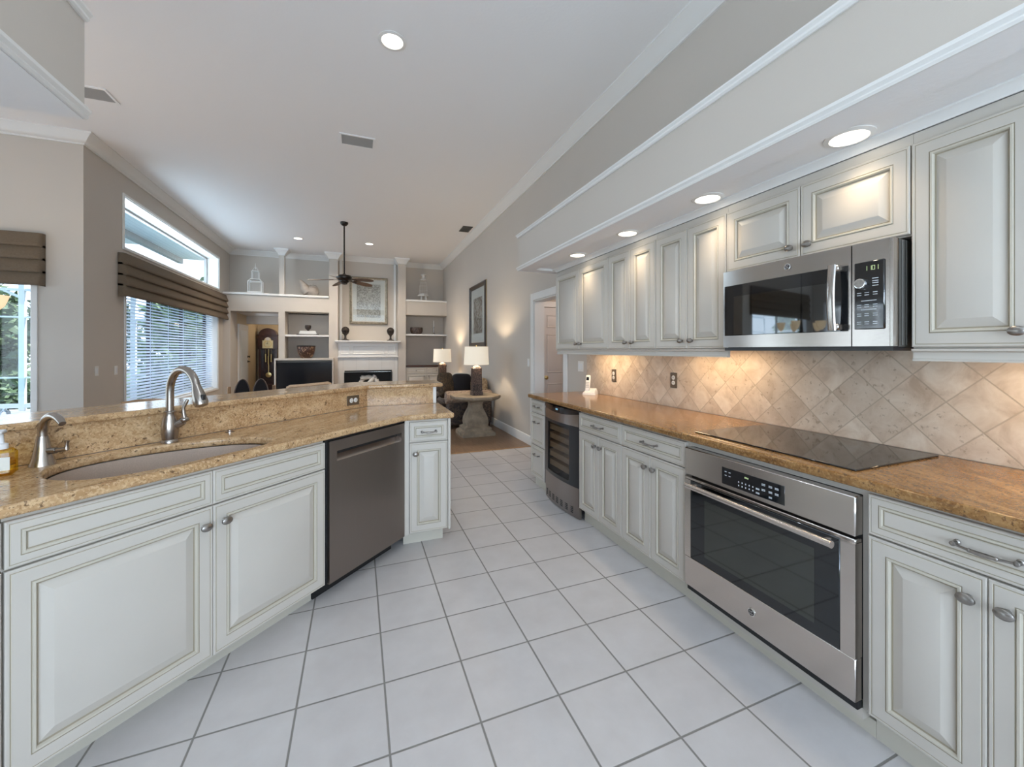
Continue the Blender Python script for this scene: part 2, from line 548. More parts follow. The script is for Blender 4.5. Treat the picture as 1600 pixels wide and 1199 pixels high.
        if parent: o.parent = parent
        return o

def box(name, mat, x0, y0, z0, x1, y1, z1, parent=None, bev=0.0):
    return MB().box(x0, y0, z0, x1, y1, z1, 0, bev).build(name, mat, parent)

def tag(o, label, cat, group=None):
    o['label'] = label
    o['category'] = cat
    if group: o['group'] = group
    return o

def thing(name, label, cat, loc=(0, 0, 0), rz=0.0, group=None):
    o = bpy.data.objects.new(name, None)
    o.empty_display_size = 0.1
    COL.objects.link(o)
    o.location = loc
    o.rotation_euler = (0, 0, rz)
    return tag(o, label, cat, group)

def struct(o):
    o['kind'] = 'structure'
    return o

def copy_thing(root, label, loc=None, rz=None):
    r = root.copy(); COL.objects.link(r)
    r['label'] = label
    if loc is not None: r.location = loc
    if rz is not None: r.rotation_euler = (0, 0, rz)
    for ch in list(root.children):
        if ch.type == 'LIGHT':
            c = ch.copy(); COL.objects.link(c); c.parent = r
            continue
        c = ch.copy(); COL.objects.link(c); c.parent = r
        for gch in list(ch.children):
            d = gch.copy(); COL.objects.link(d); d.parent = c
    return r

def sweep(path, prof, z0, closed=False, side=1):
    """extrude profile [(out, z)] along a plan path; 'out' is measured to the left (side=1) or right (-1)."""
    P = [Vector((x, y)) for x, y in path]
    n = len(P)
    rings = []
    for i in range(n):
        if closed or 0 < i < n - 1:
            a = (P[i] - P[i - 1]).normalized(); c = (P[(i + 1) % n] - P[i]).normalized()
        elif i == 0: a = c = (P[1] - P[0]).normalized()
        else: a = c = (P[-1] - P[-2]).normalized()
        na = Vector((-a.y, a.x)) * side; nc = Vector((-c.y, c.x)) * side
        mv = (na + nc); mv = mv / max(mv.length_squared, 1e-6) * 2
        rings.append([(P[i].x + mv.x * o, P[i].y + mv.y * o, z0 + z) for o, z in prof])
    if closed: rings.append(rings[0])
    return MB().loft(rings, True, not closed, not closed)

def slab(name, mat, outline, z0, z1, bev, holes=(), parent=None):
    """a stone slab with eased edges from a 2D outline with holes."""
    cu = bpy.data.curves.new(name + '_outline', 'CURVE')
    cu.dimensions = '2D'
    cu.fill_mode = 'BOTH'
    cu.extrude = max((z1 - z0) / 2 - bev, 0.0005)
    cu.bevel_depth = bev
    cu.bevel_resolution = 3
    cu.offset = -bev
    for pts in [outline] + list(holes):
        sp = cu.splines.new('POLY')
        sp.points.add(len(pts) - 1)
        for q, (x, y) in zip(sp.points, pts): q.co = (x, y, 0, 1)
        sp.use_cyclic_u = True
    tmp = bpy.data.objects.new(name + '_tmp', cu)
    COL.objects.link(tmp)
    bpy.context.view_layer.update()
    dg = bpy.context.evaluated_depsgraph_get()
    me = bpy.data.meshes.new_from_object(tmp.evaluated_get(dg))
    bpy.data.objects.remove(tmp)
    bpy.data.curves.remove(cu)
    me.materials.clear()
    me.materials.append(M[mat])
    for pl in me.polygons: pl.material_index = 0; pl.use_smooth = True
    me.set_sharp_from_angle(angle=R(35))
    me.name = name
    o = bpy.data.objects.new(name, me)
    COL.objects.link(o)
    o.location = (0, 0, (z0 + z1) / 2)
    if parent: o.parent = parent
    return o

# ================================================================== ROOM SHELL
CZ = 3.85          # ceiling height
WX = 2.31          # right wall
LX = -2.93         # left wall of the living room
NY = 6.22          # breakfast nook end wall
FY = 11.40         # front plane of the far built-ins
BY = 11.95         # far wall

mb = MB()
mb.box(-6.8, -3.4, -0.1, 2.45, 5.33, 0)
mb.box(-6.8, 5.33, -0.1, LX, NY + 0.2, 0)
struct(mb.build('floor', 'floor_tile', smooth=False))
mb = MB(); mb.box(LX, 5.33, -0.1, 2.45, 14.4, -0.001); mb.box(2.45, 3.4, -0.1, 4.2, 6.2, -0.001)
struct(mb.build('floor_living', 'plank_floor', smooth=False))
struct(box('trim_threshold', 'mid_wood', LX, 5.31, 0.0, WX, 5.35, 0.006))
struct(box('ceiling', 'ceiling_paint', -6.9, -3.5, CZ, 2.5, 12.2, CZ + 0.15))

# right wall with the hall doorway
DY0, DY1, DZ = 4.37, 5.27, 2.075
mb = MB()
mb.box(WX, -3.4, 0, WX + 0.14, DY0, CZ)
mb.box(WX, DY1, 0, WX + 0.14, 12.1, CZ)
mb.box(WX, DY0, DZ, WX + 0.14, DY1, CZ)
struct(mb.build('wall_right', 'wall_paint', smooth=False))
mb = MB()
mb.box(WX - 0.018, DY1, 0, WX - 0.001, DY1 + 0.10, DZ + 0.10, 0, 0.004)
mb.box(WX - 0.018, DY0 - 0.10, 0, WX - 0.001, DY0, DZ + 0.10, 0, 0.004)
mb.box(WX - 0.018, DY0, DZ, WX - 0.001, DY1, DZ + 0.10, 0, 0.004)
mb.box(WX - 0.001, DY1 - 0.015, 0, WX + 0.15, DY1 - 0.0005, DZ)
mb.box(WX - 0.001, DY0 + 0.0005, 0, WX + 0.15, DY0 + 0.015, DZ)
mb.box(WX - 0.001, DY0 + 0.015, DZ - 0.015, WX + 0.15, DY1 - 0.015, DZ - 0.0005)
struct(mb.build('trim_doorway', 'trim_white'))
# small hall behind the doorway, with a six panel door
mb = MB()
mb.box(2.46, 5.75, 0, 4.1, 5.87, 2.6)
mb.box(2.46, 3.5, 0, 4.1, 3.6, 2.6)
mb.box(4.1, 3.5, 0, 4.2, 5.87, 2.6)
struct(mb.build('wall_hall', 'wall_paint', smooth=False))
struct(box('ceiling_hall', 'mid_wood', 2.46, 3.5, 2.44, 4.1, 5.75, 2.5))
lamp('hall_light', 'POINT', (3.2, 4.7, 2.2), 14, (1.0, 0.88, 0.80), radius=0.12)

PROF_PANEL = [(0, 0.035), (0, 0.001), (0.002, 0), (0.012, 0), (0.020, 0.008), (0.026, 0.008), (0.045, 0.002)]
def nested(mb, x0, z0, x1, z1, prof, mats=None, y=0.0):
    rings = []
    for ins, yy in prof:
        rings.append([(x0 + ins, y + yy, z0 + ins), (x1 - ins, y + yy, z0 + ins), (x1 - ins, y + yy, z1 - ins), (x0 + ins, y + yy, z1 - ins)])
    mb.loft(rings, True, True, True, 0, mats)
    return mb

dr = MB()
dr.box(0, 0, 0.01, 0.80, 0.035, 2.03, 0, 0.002)
for (a, c) in ((0.09, 0.37), (0.43, 0.71)):
    for (z0, z1) in ((0.20, 0.86), (1.02, 1.62), (1.72, 1.92)):
        nested(dr, a, z0, c, z1, [(0, 0.02), (0, -0.004), (0.010, -0.010), (0.022, -0.003), (0.045, -0.008)])
d1 = dr.build('door_1', 'door_white', loc=(2.62, 5.70, 0))
struct(d1)
MB().lathe([(0.025, 0), (0.025, 0.006), (0.010, 0.012), (0.012, 0.035), (0.030, 0.048), (0.030, 0.062), (0.015, 0.072)], n=14).build('door_knob', 'brass', d1, (0.06, -0.001, 0.95)).rotation_euler = (PI / 2, 0, 0)
mb = MB()
mb.box(2.53, 5.715, 0, 2.61, 5.749, 2.13); mb.box(3.43, 5.715, 0, 3.51, 5.749, 2.13); mb.box(2.61, 5.715, 2.045, 3.43, 5.749, 2.13)
struct(mb.build('trim_hall_door', 'trim_white', smooth=False))

# left wall with the two living room openings
TY0, TY1, TZ0, TZ1 = 7.08, 11.10, 2.76, 3.45
VY0, VY1, VZ0, VZ1 = 7.12, 11.02, 0.52, 2.45
LW = 0.26
mb = MB()
x0, x1 = LX - LW, LX
mb.box(x0, NY, 0, x1, TY0, CZ)
mb.box(x0, TY1, 0, x1, 12.1, CZ)
mb.box(x0, TY0, TZ1, x1, TY1, CZ)
mb.box(x0, TY0, VZ1, x1, TY1, TZ0)
mb.box(x0, TY0, 0, x1, TY1, VZ0)
mb.box(x0, TY0, VZ0, x1, VY0, VZ1)
mb.box(x0, VY1, VZ0, x1, TY1, VZ1)
struct(mb.build('wall_left', 'wall_paint', smooth=False))

def window_x(name, xin, y0, y1, z0, z1, depth, mull=(), rails=(), fw=0.045, casing=0.035, sign=1, sash='vent_grey'):
    """window in a wall of constant X; room is on +X side of xin for sign=1."""
    mb = MB()
    xo = xin - sign * (depth - 0.05); xb = xin - sign * depth
    # reveal lining
    t = 0.012
    mb.box(xin - sign * 0.002, y0, z0, xo, y0 + t, z1); mb.box(xin - sign * 0.002, y1 - t, z0, xo, y1, z1)
    mb.box(xin - sign * 0.002, y0 + t, z1 - t, xo, y1 - t, z1); mb.box(xin - sign * 0.002, y0 + t, z0, xo, y1 - t, z0 + t)
    # casing bead on the wall
    c = casing; a = xin + sign * 0.001; bb = xin + sign * 0.016
    mb.box(a, y0 - c, z0 - c, bb, y0 + 0.001, z1 + c, 0, 0.003); mb.box(a, y1 - 0.001, z0 - c, bb, y1 + c, z1 + c, 0, 0.003)
    mb.box(a, y0 + 0.001, z1 - 0.001, bb, y1 - 0.001, z1 + c, 0, 0.003); mb.box(a, y0 + 0.001, z0 - c, bb, y1 - 0.001, z0 + 0.001, 0, 0.003)
    # sash frame
    mb.box(xo, y0, z0, xb, y0 + fw, z1, 1); mb.box(xo, y1 - fw, z0, xb, y1, z1, 1)
    mb.box(xo, y0 + fw, z1 - fw, xb, y1 - fw, z1, 1); mb.box(xo, y0 + fw, z0, xb, y1 - fw, z0 + fw, 1)
    for ym in mull: mb.box(xo, ym - fw * 0.6, z0 + fw, xb, ym + fw * 0.6, z1 - fw, 1)
    for zm in rails: mb.box(xo, y0 + fw, zm - 0.02, xb, y1 - fw, zm + 0.02, 1)
    w = struct(mb.build(name, ['trim_white', sash], smooth=False))
    xm = (xo + xb) / 2
    box('pane', 'window_glass', xm - 0.003, y0 + 0.01, z0 + 0.01, xm + 0.003, y1 - 0.01, z1 - 0.01, w)
    return w
window_x('window_1', LX, TY0, TY1, TZ0, TZ1, LW)
window_x('window_2', LX, VY0, VY1, VZ0, VZ1, LW, mull=(8.42, 9.72), sash='bronze_dark')

# nook end wall with its tall window
NX0, NX1, NZ0, NZ1 = -6.2, -3.36, 0.12, 2.45
mb = MB()
mb.box(-6.8, NY, 0, NX0, NY + 0.22, CZ); mb.box(NX1, NY, 0, LX - LW, NY + 0.22, CZ)
mb.box(NX0, NY, NZ1, NX1, NY + 0.22, CZ); mb.box(NX0, NY, 0, NX1, NY + 0.22, NZ0)
struct(mb.build('wall_nook', 'wall_paint', smooth=False))
mb = MB()
c = 0.05
mb.box(NX1 - 0.001, NY - 0.016, 0, NX1 + c, NY - 0.001, NZ1 + c, 0, 0.003); mb.box(NX0 - c, NY - 0.016, 0, NX0 + 0.001, NY - 0.001, NZ1 + c, 0, 0.003)
mb.box(NX0 + 0.001, NY - 0.016, NZ1, NX1 - 0.001, NY - 0.001, NZ1 + c, 0, 0.003)
mb.box(NX1 - 0.012, NY - 0.001, NZ0, NX1 + 0.0005, NY + 0.15, NZ1); mb.box(NX0 - 0.0005, NY - 0.001, NZ0, NX0 + 0.012, NY + 0.15, NZ1)
mb.box(NX1 - 0.07, NY + 0.15, NZ0, NX1, NY + 0.20, NZ1, 1); mb.box(NX0, NY + 0.15, NZ0, NX0 + 0.07, NY + 0.20, NZ1, 1)
mb.box(NX0 + 0.07, NY + 0.15, NZ1 - 0.07, NX1 - 0.07, NY + 0.20, NZ1, 1); mb.box(NX0 + 0.07, NY + 0.15, NZ0, NX1 - 0.07, NY + 0.20, NZ0 + 0.07, 1)
mb.box(-4.80, NY + 0.15, NZ0 + 0.07, -4.74, NY + 0.20, NZ1 - 0.07, 1)
w3 = struct(mb.build('window_3', ['trim_white', 'trim_white'], smooth=False))
box('pane', 'window_glass', NX0 + 0.02, NY + 0.172, NZ0 + 0.02, NX1 - 0.02, NY + 0.178, NZ1 - 0.02, w3)

# nook side wall and the wall behind the camera, both mostly glass, the rear glazing added for light
mb = MB()
mb.box(-6.8, -3.4, 0, -6.6, 0.0, CZ); mb.box(-6.8, 5.8, 0, -6.6, NY, CZ)
mb.box(-6.8, 0.0, 2.45, -6.6, 5.8, CZ); mb.box(-6.8, 0.0, 0, -6.6, 5.8, 0.35)
struct(mb.build('wall_nook_side', 'wall_paint', smooth=False))
window_x('window_4', -6.6, 0.0, 5.8, 0.35, 2.45, 0.2, mull=(1.16, 2.32, 3.48, 4.64), fw=0.07)
mb = MB()
mb.box(-6.6, -3.4, 0, -2.0, -3.2, CZ); mb.box(1.6, -3.4, 0, WX, -3.2, CZ)
mb.box(-2.0, -3.4, 3.6, 1.6, -3.2, CZ)
struct(mb.build('wall_back', 'wall_paint', smooth=False))
mb = MB()
for xa in (-2.0, -0.83, 0.37, 1.53): mb.box(xa, -3.34, 0.05, xa + 0.07, -3.28, 3.53)
mb.box(-2.0, -3.34, 3.53, 1.6, -3.28, 3.6); mb.box(-2.0, -3.34, 2.3, 1.6, -3.28, 2.4); mb.box(-2.0, -3.34, 0, 1.6, -3.28, 0.05)
w5 = struct(mb.build('added_window_back', 'trim_white', smooth=False))  # made-up window out of view, lets the rear fill lamp in
box('pane', 'window_glass', -1.98, -3.313, 0.03, 1.58, -3.307, 3.58, w5)

# far wall: recesses, pilasters, headers (all painted drywall)
P1a, P1b = -1.80, -1.665
P2a, P2b = -0.687, -0.48
P3a, P3b = 0.997, 1.197
mb = MB()
mb.box(P1a, BY, 0, WX, BY + 0.15, CZ)                      # back of the recesses
mb.box(LX, BY, 2.60, P1a, BY + 0.15, CZ)
mb.box(LX, FY, 2.30, P1b, BY, 2.69)                        # header over the passage and shelf bay
mb.box(P1b, FY, 2.325, P2a, BY, 2.69)
mb.box(LX, FY, 0, LX + 0.15, BY, 2.30)
mb.box(P3b, FY, 2.335, WX, BY, 2.70)
struct(mb.build('wall_far', 'wall_paint', smooth=False))
mb = MB()
mb.box(P1a, FY, 0, P1b, BY, 2.30)
mb.box(P1a + 0.01, FY + 0.01, 2.745, P1b - 0.01, FY + 0.16, CZ)
struct(mb.build('wall_pilaster', 'wall_paint', smooth=False))
mb = MB(); mb.box(P2a, FY - 0.02, 0, P2b, BY, CZ)
struct(mb.build('wall_pilaster', 'wall_paint', smooth=False))
mb = MB(); mb.box(P3a, FY - 0.02, 0, P3b, BY, CZ)
struct(mb.build('wall_pilaster', 'wall_paint', smooth=False))
mb = MB(); mb.box(P2b, FY + 0.30, 0, P3a, BY, CZ)
struct(mb.build('wall_chimney', 'wall_paint', smooth=False))
# flared capitals
def capital(x0, x1, y0, y1):
    prof = [(0.0, CZ - 0.16), (0.012, CZ - 0.155), (0.012, CZ - 0.135), (0.03, CZ - 0.11), (0.075, CZ - 0.05), (0.095, CZ - 0.035), (0.095, CZ - 0.001)]
    rings = [[(x0 - i, y0 - i, z), (x1 + i, y0 - i, z), (x1 + i, y1 + i, z), (x0 - i, y1 + i, z)] for i, z in prof]
    return struct(MB().loft(rings, True, True, True).build('trim_capital', 'trim_white'))
capital(P1a + 0.008, P1b - 0.008, FY + 0.008, FY + 0.17)
capital(P2a - 0.002, P2b + 0.002, FY - 0.022, FY + 0.2)
capital(P3a - 0.002, P3b + 0.002, FY - 0.022, FY + 0.2)
# white ledges and shelves
struct(box('trim_ledge_left', 'trim_white', LX + 0.001, FY - 0.035, 2.69, P2a, BY, 2.742, bev=0.006))
struct(box('trim_ledge_right', 'trim_white', P3b, FY - 0.035, 2.70, WX - 0.001, BY, 2.752, bev=0.006))

# passage behind the far wall
mb = MB()
mb.box(LX - 0.1, BY, 0, -2.78, 14.2, 2.6)
mb.box(LX, 14.2, 0, -0.4, 14.3, 2.6)
mb.box(-0.5, BY + 0.15, 0, -0.4, 14.2, 2.6)
struct(mb.build('wall_passage', 'hall_paint', smooth=False))
struct(box('ceiling_passage', 'ceiling_paint', LX - 0.1, BY, 2.30, -0.4, 14.3, 2.40))
struct(box('wall_passage_header', 'wall_paint', -2.78, 12.9, 2.08, P1a + 0.9, 13.1, 2.30))
lamp('passage_light', 'POINT', (-1.9, 13.45, 2.1), 7, (1.0, 0.84, 0.62), radius=0.1)
lamp('passage_window_light', 'AREA', (-2.5, 12.3, 1.4), 4, DAY, aim=(1, 0.2, 0), size=0.5, size_y=1.4)
# glazed white side door of the passage
dm = MB()
dm.box(0, 0, 0.01, 0.036, 0.92, 2.03, 0, 0.002)
nested_x = [(0.0, 0.0), (0.0, 0.012), (0.02, 0.016), (0.03, 0.008)]
d2 = dm.build('door_2', 'door_white', loc=(-2.776, 11.98, 0))
struct(d2)
box('door_glass', 'water_pool', 0.037, 0.16, 0.60, 0.041, 0.76, 1.88, d2).data.materials[0] = M['soap_white']
MB().lathe([(0.03, 0), (0.03, 0.008), (0.012, 0.012), (0.012, 0.03), (0.028, 0.035), (0.028, 0.05)], n=12).build('door_knob', 'bronze_dark', d2, (0.036, 0.85, 1.20)).rotation_euler = (0, PI / 2, 0)
hm = MB(); hm.lathe([(0.03, 0), (0.03, 0.008), (0.012, 0.012), (0.012, 0.05)], n=12); hm.box(-0.012, -0.10, 0.045, 0.012, 0.01, 0.06, 0, 0.004)
hm.build('door_handle', 'bronze_dark', d2, (0.036, 0.85, 1.07)).rotation_euler = (0, PI / 2, 0)

# crown mouldings
CP = [(0, 0), (0.125, 0), (0.125, -0.014), (0.112, -0.022), (0.085, -0.040), (0.055, -0.072), (0.030, -0.098), (0.018, -0.104), (0.018, -0.120), (0, -0.120)]
struct(sweep([(WX, 12.0), (WX, -3.2)], CP, CZ - 0.0005, side=-1).build('trim_crown_right', 'trim_white'))
struct(sweep([(LX, BY), (LX, NY), (-6.6, NY), (-6.6, -3.2)], CP, CZ - 0.0005, side=1).build('trim_crown_left', 'trim_white'))
struct(sweep([(LX, BY), (P2a, BY)], CP, CZ - 0.0005, side=-1).build('trim_crown_far_left', 'trim_white'))
struct(sweep([(P2b, FY + 0.30), (P3a, FY + 0.30)], CP, CZ - 0.0005, side=-1).build('trim_crown_chimney', 'trim_white'))
struct(sweep([(P3b, BY), (WX, BY)], CP, CZ - 0.0005, side=-1).build('trim_crown_far_right', 'trim_white'))
# baseboards
BP = [(0, 0), (0.016, 0), (0.016, 0.10), (0.010, 0.125), (0.0, 0.132)]
struct(sweep([(WX, 11.9), (WX, DY1 + 0.10)], BP, 0.0, side=-1).build('baseboard_right', 'trim_white'))
struct(sweep([(LX, FY), (LX, NY), (NX1 + 0.05, NY)], BP, 0.0, side=1).build('baseboard_left', 'trim_white'))

# ---- soffits over the kitchen
SZ0, SZ1, SXF, SYE = 2.205, 2.575, 1.56, 3.97
mb = MB()
mb.box(SXF, -3.2, 2.228, WX, SYE, SZ1)
mb.box(SXF, -3.2, SZ0, SXF + 0.15, SYE, 2.228)
mb.box(SXF + 0.15, SYE - 0.10, SZ0, WX, SYE, 2.228)
struct(mb.build('ceiling_soffit_right', 'wall_paint', smooth=False))
mb = MB(); mb.box(SXF + 0.001, -3.2, SZ0 - 0.002, SXF + 0.149, SYE - 0.001, SZ0); mb.box(SXF + 0.151, -3.2, 2.226, WX - 0.001, SYE - 0.101, 2.228); mb.box(SXF + 0.151, SYE - 0.099, SZ0 - 0.002, WX - 0.001, SYE - 0.001, SZ0)
struct(mb.build('ceiling_soffit_right_underside', 'ceiling_paint', smooth=False))
TP = [(0, 0.0), (0.008, 0.0), (0.015, 0.007), (0.015, 0.016), (0.024, 0.026), (0.024, 0.034), (0, 0.034)]
BPf = [(0, 0.0), (0.007, 0.0), (0.012, 0.008), (0.010, 0.014), (0.020, 0.024), (0.020, 0.036), (0.010, 0.041), (0, 0.041)]
struct(sweep([(SXF, -3.2), (SXF, SYE), (WX, SYE)], TP, SZ1 - 0.033, side=1).build('trim_soffit_top', 'trim_white'))
struct(sweep([(SXF, -3.2), (SXF, SYE), (WX, SYE)], BPf, SZ0 - 0.004, side=1).build('trim_soffit_bottom', 'trim_white'))
struct(box('trim_soffit_recess', 'trim_white', SXF + 0.151, SYE - 0.112, SZ0 - 0.002, 1.90, SYE - 0.1005, 2.228))
GX0, GX1, GYE, GZ1 = -1.85, -0.925, 1.97, 2.60
struct(box('ceiling_soffit_left', 'wall_paint', GX0, -3.2, 2.215, GX1, GYE, GZ1))
struct(box('ceiling_soffit_left_underside', 'ceiling_paint', GX0 + 0.002, -3.2, 2.209, GX1 - 0.002, GYE - 0.002, 2.215))
struct(sweep([(GX1, -3.2), (GX1, GYE)], TP, GZ1 - 0.033, side=-1).build('trim_soffit_left_top', 'trim_white'))
struct(sweep([(GX1, -3.2), (GX1, GYE)], BPf, 2.211, side=-1).build('trim_soffit_left_bottom', 'trim_white'))

# travertine splashback on the right wall
struct(box('wall_splashback', 'travertine', WX - 0.010, 0.245, 0.925, WX - 0.0005, 3.83, 1.80))

# ================================================================== KITCHEN CABINETS
CT0, CT1 = 0.888, 0.925        # countertop underside / top
PB = ['cabinet_paint', 'cabinet_bead', 'cabinet_glaze']
DOOR_PROF = [(0, .020), (0, .003), (.003, 0), (.0085, 0), (.0095, .0012), (.0118, .0012), (.0128, 0), (.050, 0),
             (.051, .0014), (.0530, .0014), (.0545, -.0020), (.0600, -.0020), (.0635, .0060), (.0645, .0090), (.0680, .0090), (.0690, .0085), (.0975, -.0015), (.0990, -.0020)]
DOOR_MAT = [0, 0, 0, 1, 2, 1, 0, 2, 2, 1, 1, 1, 2, 2, 1, 0, 0, 0]
DRAW_PROF = [(0, .020), (0, .003), (.003, 0), (.0075, 0), (.0083, .0012), (.0100, .0012), (.0110, 0), (.0300, 0),
             (.0308, .0014), (.0325, .0014), (.0337, -.0018), (.0395, -.0018), (.0420, .0030), (.0428, .0045), (.0455, .0045), (.0465, .0030)]
DRAW_MAT = [0, 0, 0, 1, 2, 1, 0, 2, 2, 1, 1, 1, 2, 2, 1, 0]

def front_mesh(w, h, drawer):
    prof, mats = (DRAW_PROF, DRAW_MAT) if drawer else (DOOR_PROF, DOOR_MAT)
    k = min(1.0, (min(w, h) * 0.46) / prof[-1][0])
    prof = [(i * k, y) for i, y in prof]
    return nested(MB(), 0, 0, w, h, prof, mats)

def knob_mesh():
    mb = MB()
    # axis along -y: build along z then turn
    mb.X = Matrix.Rotation(PI / 2, 4, 'X')
    mb.lathe([(0.0095, 0), (0.0095, 0.003), (0.0055, 0.006), (0.0055, 0.013), (0.0095, 0.017)], n=12)
    prof = [(0.004, 0.014), (0.017, 0.0165), (0.0215, 0.0200), (0.0205, 0.0250), (0.0140, 0.0295), (0.004, 0.0315)]
    mb.lathe(prof, n=20, sx=1.0, sy=0.74)
    return mb

def pull_mesh(L=0.125):
    mb = MB()
    h = L / 2
    for sx in (-1, 1):
        mb.X = Matrix.Translation((sx * h, 0, 0)) @ Matrix.Rotation(PI / 2, 4, 'X')
        mb.lathe([(0.0085, 0), (0.0085, 0.003), (0.0055, 0.006), (0.0055, 0.018), (0.0075, 0.022), (0.0075, 0.027), (0.003, 0.030)], n=10)
    mb.X = Matrix.Identity(4)
    path = []; rs = []
    for i in range(17):
        a = -1 + 2 * i / 16
        path.append((a * h, -0.024 - 0.006 * math.cos(a * PI / 2), -0.004 * (1 - a * a)))
        rs.append(0.0036 + 0.0034 * max(0, 1 - (a / 0.55) ** 2))
    mb.tube(path, rs, 8)
    for a in (-0.42, 0.42):
        mb.ball((a * h, -0.0285, -0.0033), 0.0062, 10, 6)
    return mb

def add_front(root, kind, x0, x1, z0, z1, knob=None, pull=False):
    w, h = x1 - x0, z1 - z0
    d = front_mesh(w, h, kind == 'drawer').build('drawer' if kind == 'drawer' else 'door', PB, root, (x0, -0.02, z0), ang=20)
    if knob: knob_mesh().build('knob', 'pewter', d, (knob[0] - x0, 0.0, knob[1] - z0))
    if pull: pull_mesh(min(0.125, w * 0.55)).build('pull', 'pewter', d, (w / 2, 0.0, h / 2))
    return d

def base_body(root, w, d, toe=0.035, openings=False, toe_x=(0, 0)):
    mb = MB(); z0, z1 = 0.10, 0.886; t = 0.018
    mb.box(0, 0, z0, t, d, z1); mb.box(w - t, 0, z0, w, d, z1)
    mb.box(t, d - t, z0, w - t, d, z1); mb.box(t, t, z0, w - t, d - t, z0 + t)
    if not openings: mb.box(t, 0, z0, w - t, t, z1)
    o = mb.build('body', PB, root, smooth=False)
    MB().box(toe_x[0], toe, 0, w - toe_x[1], toe + t, z0 - 0.001).build('toe_kick', 'toe_kick', root, smooth=False)
    return o

G = 0.002
DRZ0, DRZ1, DOZ0, DOZ1 = 0.735, 0.873, 0.108, 0.7285
FX = 1.66
DEP = WX - 0.012 - FX
def base_cab(label, y_far, y_near, fronts, name='base_cabinet'):
    w = y_far - y_near - 0.001
    r = thing(name, label, 'cabinet', (FX, y_far, 0), -PI / 2, 'base cabinets of the long wall run')
    base_body(r, w, DEP)
    fronts(r, w)
    return r
def two_doors(r, w):
    add_front(r, 'drawer', G, w - G, DRZ0, DRZ1, pull=True)
    c = w / 2
    add_front(r, 'door', G, c - G / 2, DOZ0, DOZ1, knob=(c - 0.038, 0.655))
    add_front(r, 'door', c + G / 2, w - G, DOZ0, DOZ1, knob=(c + 0.038, 0.655))
def three_drawers(r, w):
    for z0, z1 in ((0.752, 0.873), (0.430, 0.742), (0.108, 0.420)):
        d = add_front(r, 'drawer', G, w - G, z0, z1)
        zc = (z1 - z0) / 2 if z0 > 0.7 else (z1 - z0) - 0.085
        pull_mesh(0.11).build('pull', 'pewter', d, ((w - 2 * G) / 2, 0, zc))
base_cab('narrow cream base cabinet of three drawers at the far end of the right counter', 3.832, 3.508, three_drawers)
base_cab('cream two door base cabinet beside the wine cooler', 2.852, 2.286, two_doors)
base_cab('cream two door base cabinet touching the wall oven', 2.286, 1.706, two_doors)
base_cab('cream two door base cabinet on the near side of the oven', 0.863, 0.280, two_doors)

# cabinet shell round the oven
r = thing('oven_cabinet', 'cream surround that holds the steel oven under the cooktop', 'cabinet', (FX, 1.705, 0), -PI / 2, 'base cabinets of the long wall run')
w = 0.841
mb = MB()
mb.box(0, 0, 0.10, 0.016, DEP, 0.886); mb.box(w - 0.022, 0, 0.10, w, DEP, 0.886)
mb.box(0.016, 0, 0.858, w - 0.022, DEP, 0.886); mb.box(0.016, 0, 0.06, w - 0.022, 0.30, 0.100)
mb.box(0.016, DEP - 0.012, 0.10, w - 0.022, DEP, 0.858)
mb.build('body', PB, r, smooth=False)
MB().box(0, 0.035, 0, w, 0.053, 0.059).build('toe_kick', 'toe_kick', r, smooth=False)

# upper cabinets
UX = 1.945
UDEP = WX - 0.012 - UX
def upper_cab(label, y_far, y_near, z0, splits, name='wall_cabinet', rail=True, end=False, knob_side=None):
    w = y_far - y_near - 0.001
    r = thing(name, label, 'cabinet', (UX, y_far, 0), -PI / 2, 'wall cabinets over the right counter')
    MB().box(0, 0, z0, w, UDEP, 2.187).build('body', PB, r, smooth=False)
    d0, d1 = z0 + 0.006, 2.142
    edges = [0] + splits + [w]
    for i in range(len(edges) - 1):
        a, c = edges[i] + G, edges[i + 1] - G
        kx = (c - 0.04) if i % 2 == 0 else (a + 0.04)
        add_front(r, 'door', a, c, d0, d1, knob=(kx, z0 + 0.055))
    if rail:
        rb = MB()
        rb.loft([[(0.006 if end else 0, y, z) for y, z in ((0.0, z0 - 0.001), (-0.016, z0 - 0.001), (-0.016, z0 - 0.008), (-0.004, z0 - 0.014), (-0.004, z0 - 0.036), (-0.010, z0 - 0.041), (-0.010, z0 - 0.046), (0.012, z0 - 0.046), (0.012, z0 - 0.001))],
                 [(w, y, z) for y, z in ((0.0, z0 - 0.001), (-0.016, z0 - 0.001), (-0.016, z0 - 0.008), (-0.004, z0 - 0.014), (-0.004, z0 - 0.036), (-0.010, z0 - 0.041), (-0.010, z0 - 0.046), (0.012, z0 - 0.046), (0.012, z0 - 0.001))]], True, True, True)
        if end: rb.box(0.002, 0.013, z0 - 0.046, 0.018, UDEP, z0 - 0.001)
        rb.build('light_rail', 'cabinet_paint', r)
    return r
upper_cab('cream two door wall cabinet beside the doorway, at the far end of its row', 3.832, 2.868, 1.376, [0.482], end=True)
upper_cab('cream two door wall cabinet between the far end unit and the one by the microwave', 2.868, 2.288, 1.376, [0.29])
upper_cab('cream two door wall cabinet touching the far side of the microwave', 2.288, 1.698, 1.376, [0.295])
upper_cab('short cream two door wall cabinet above the microwave', 1.698, 0.872, 1.803, [0.413], rail=False)
upper_cab('tall cream wall cabinet at the near side of the microwave', 0.872, 0.245, 1.376, [0.3135])
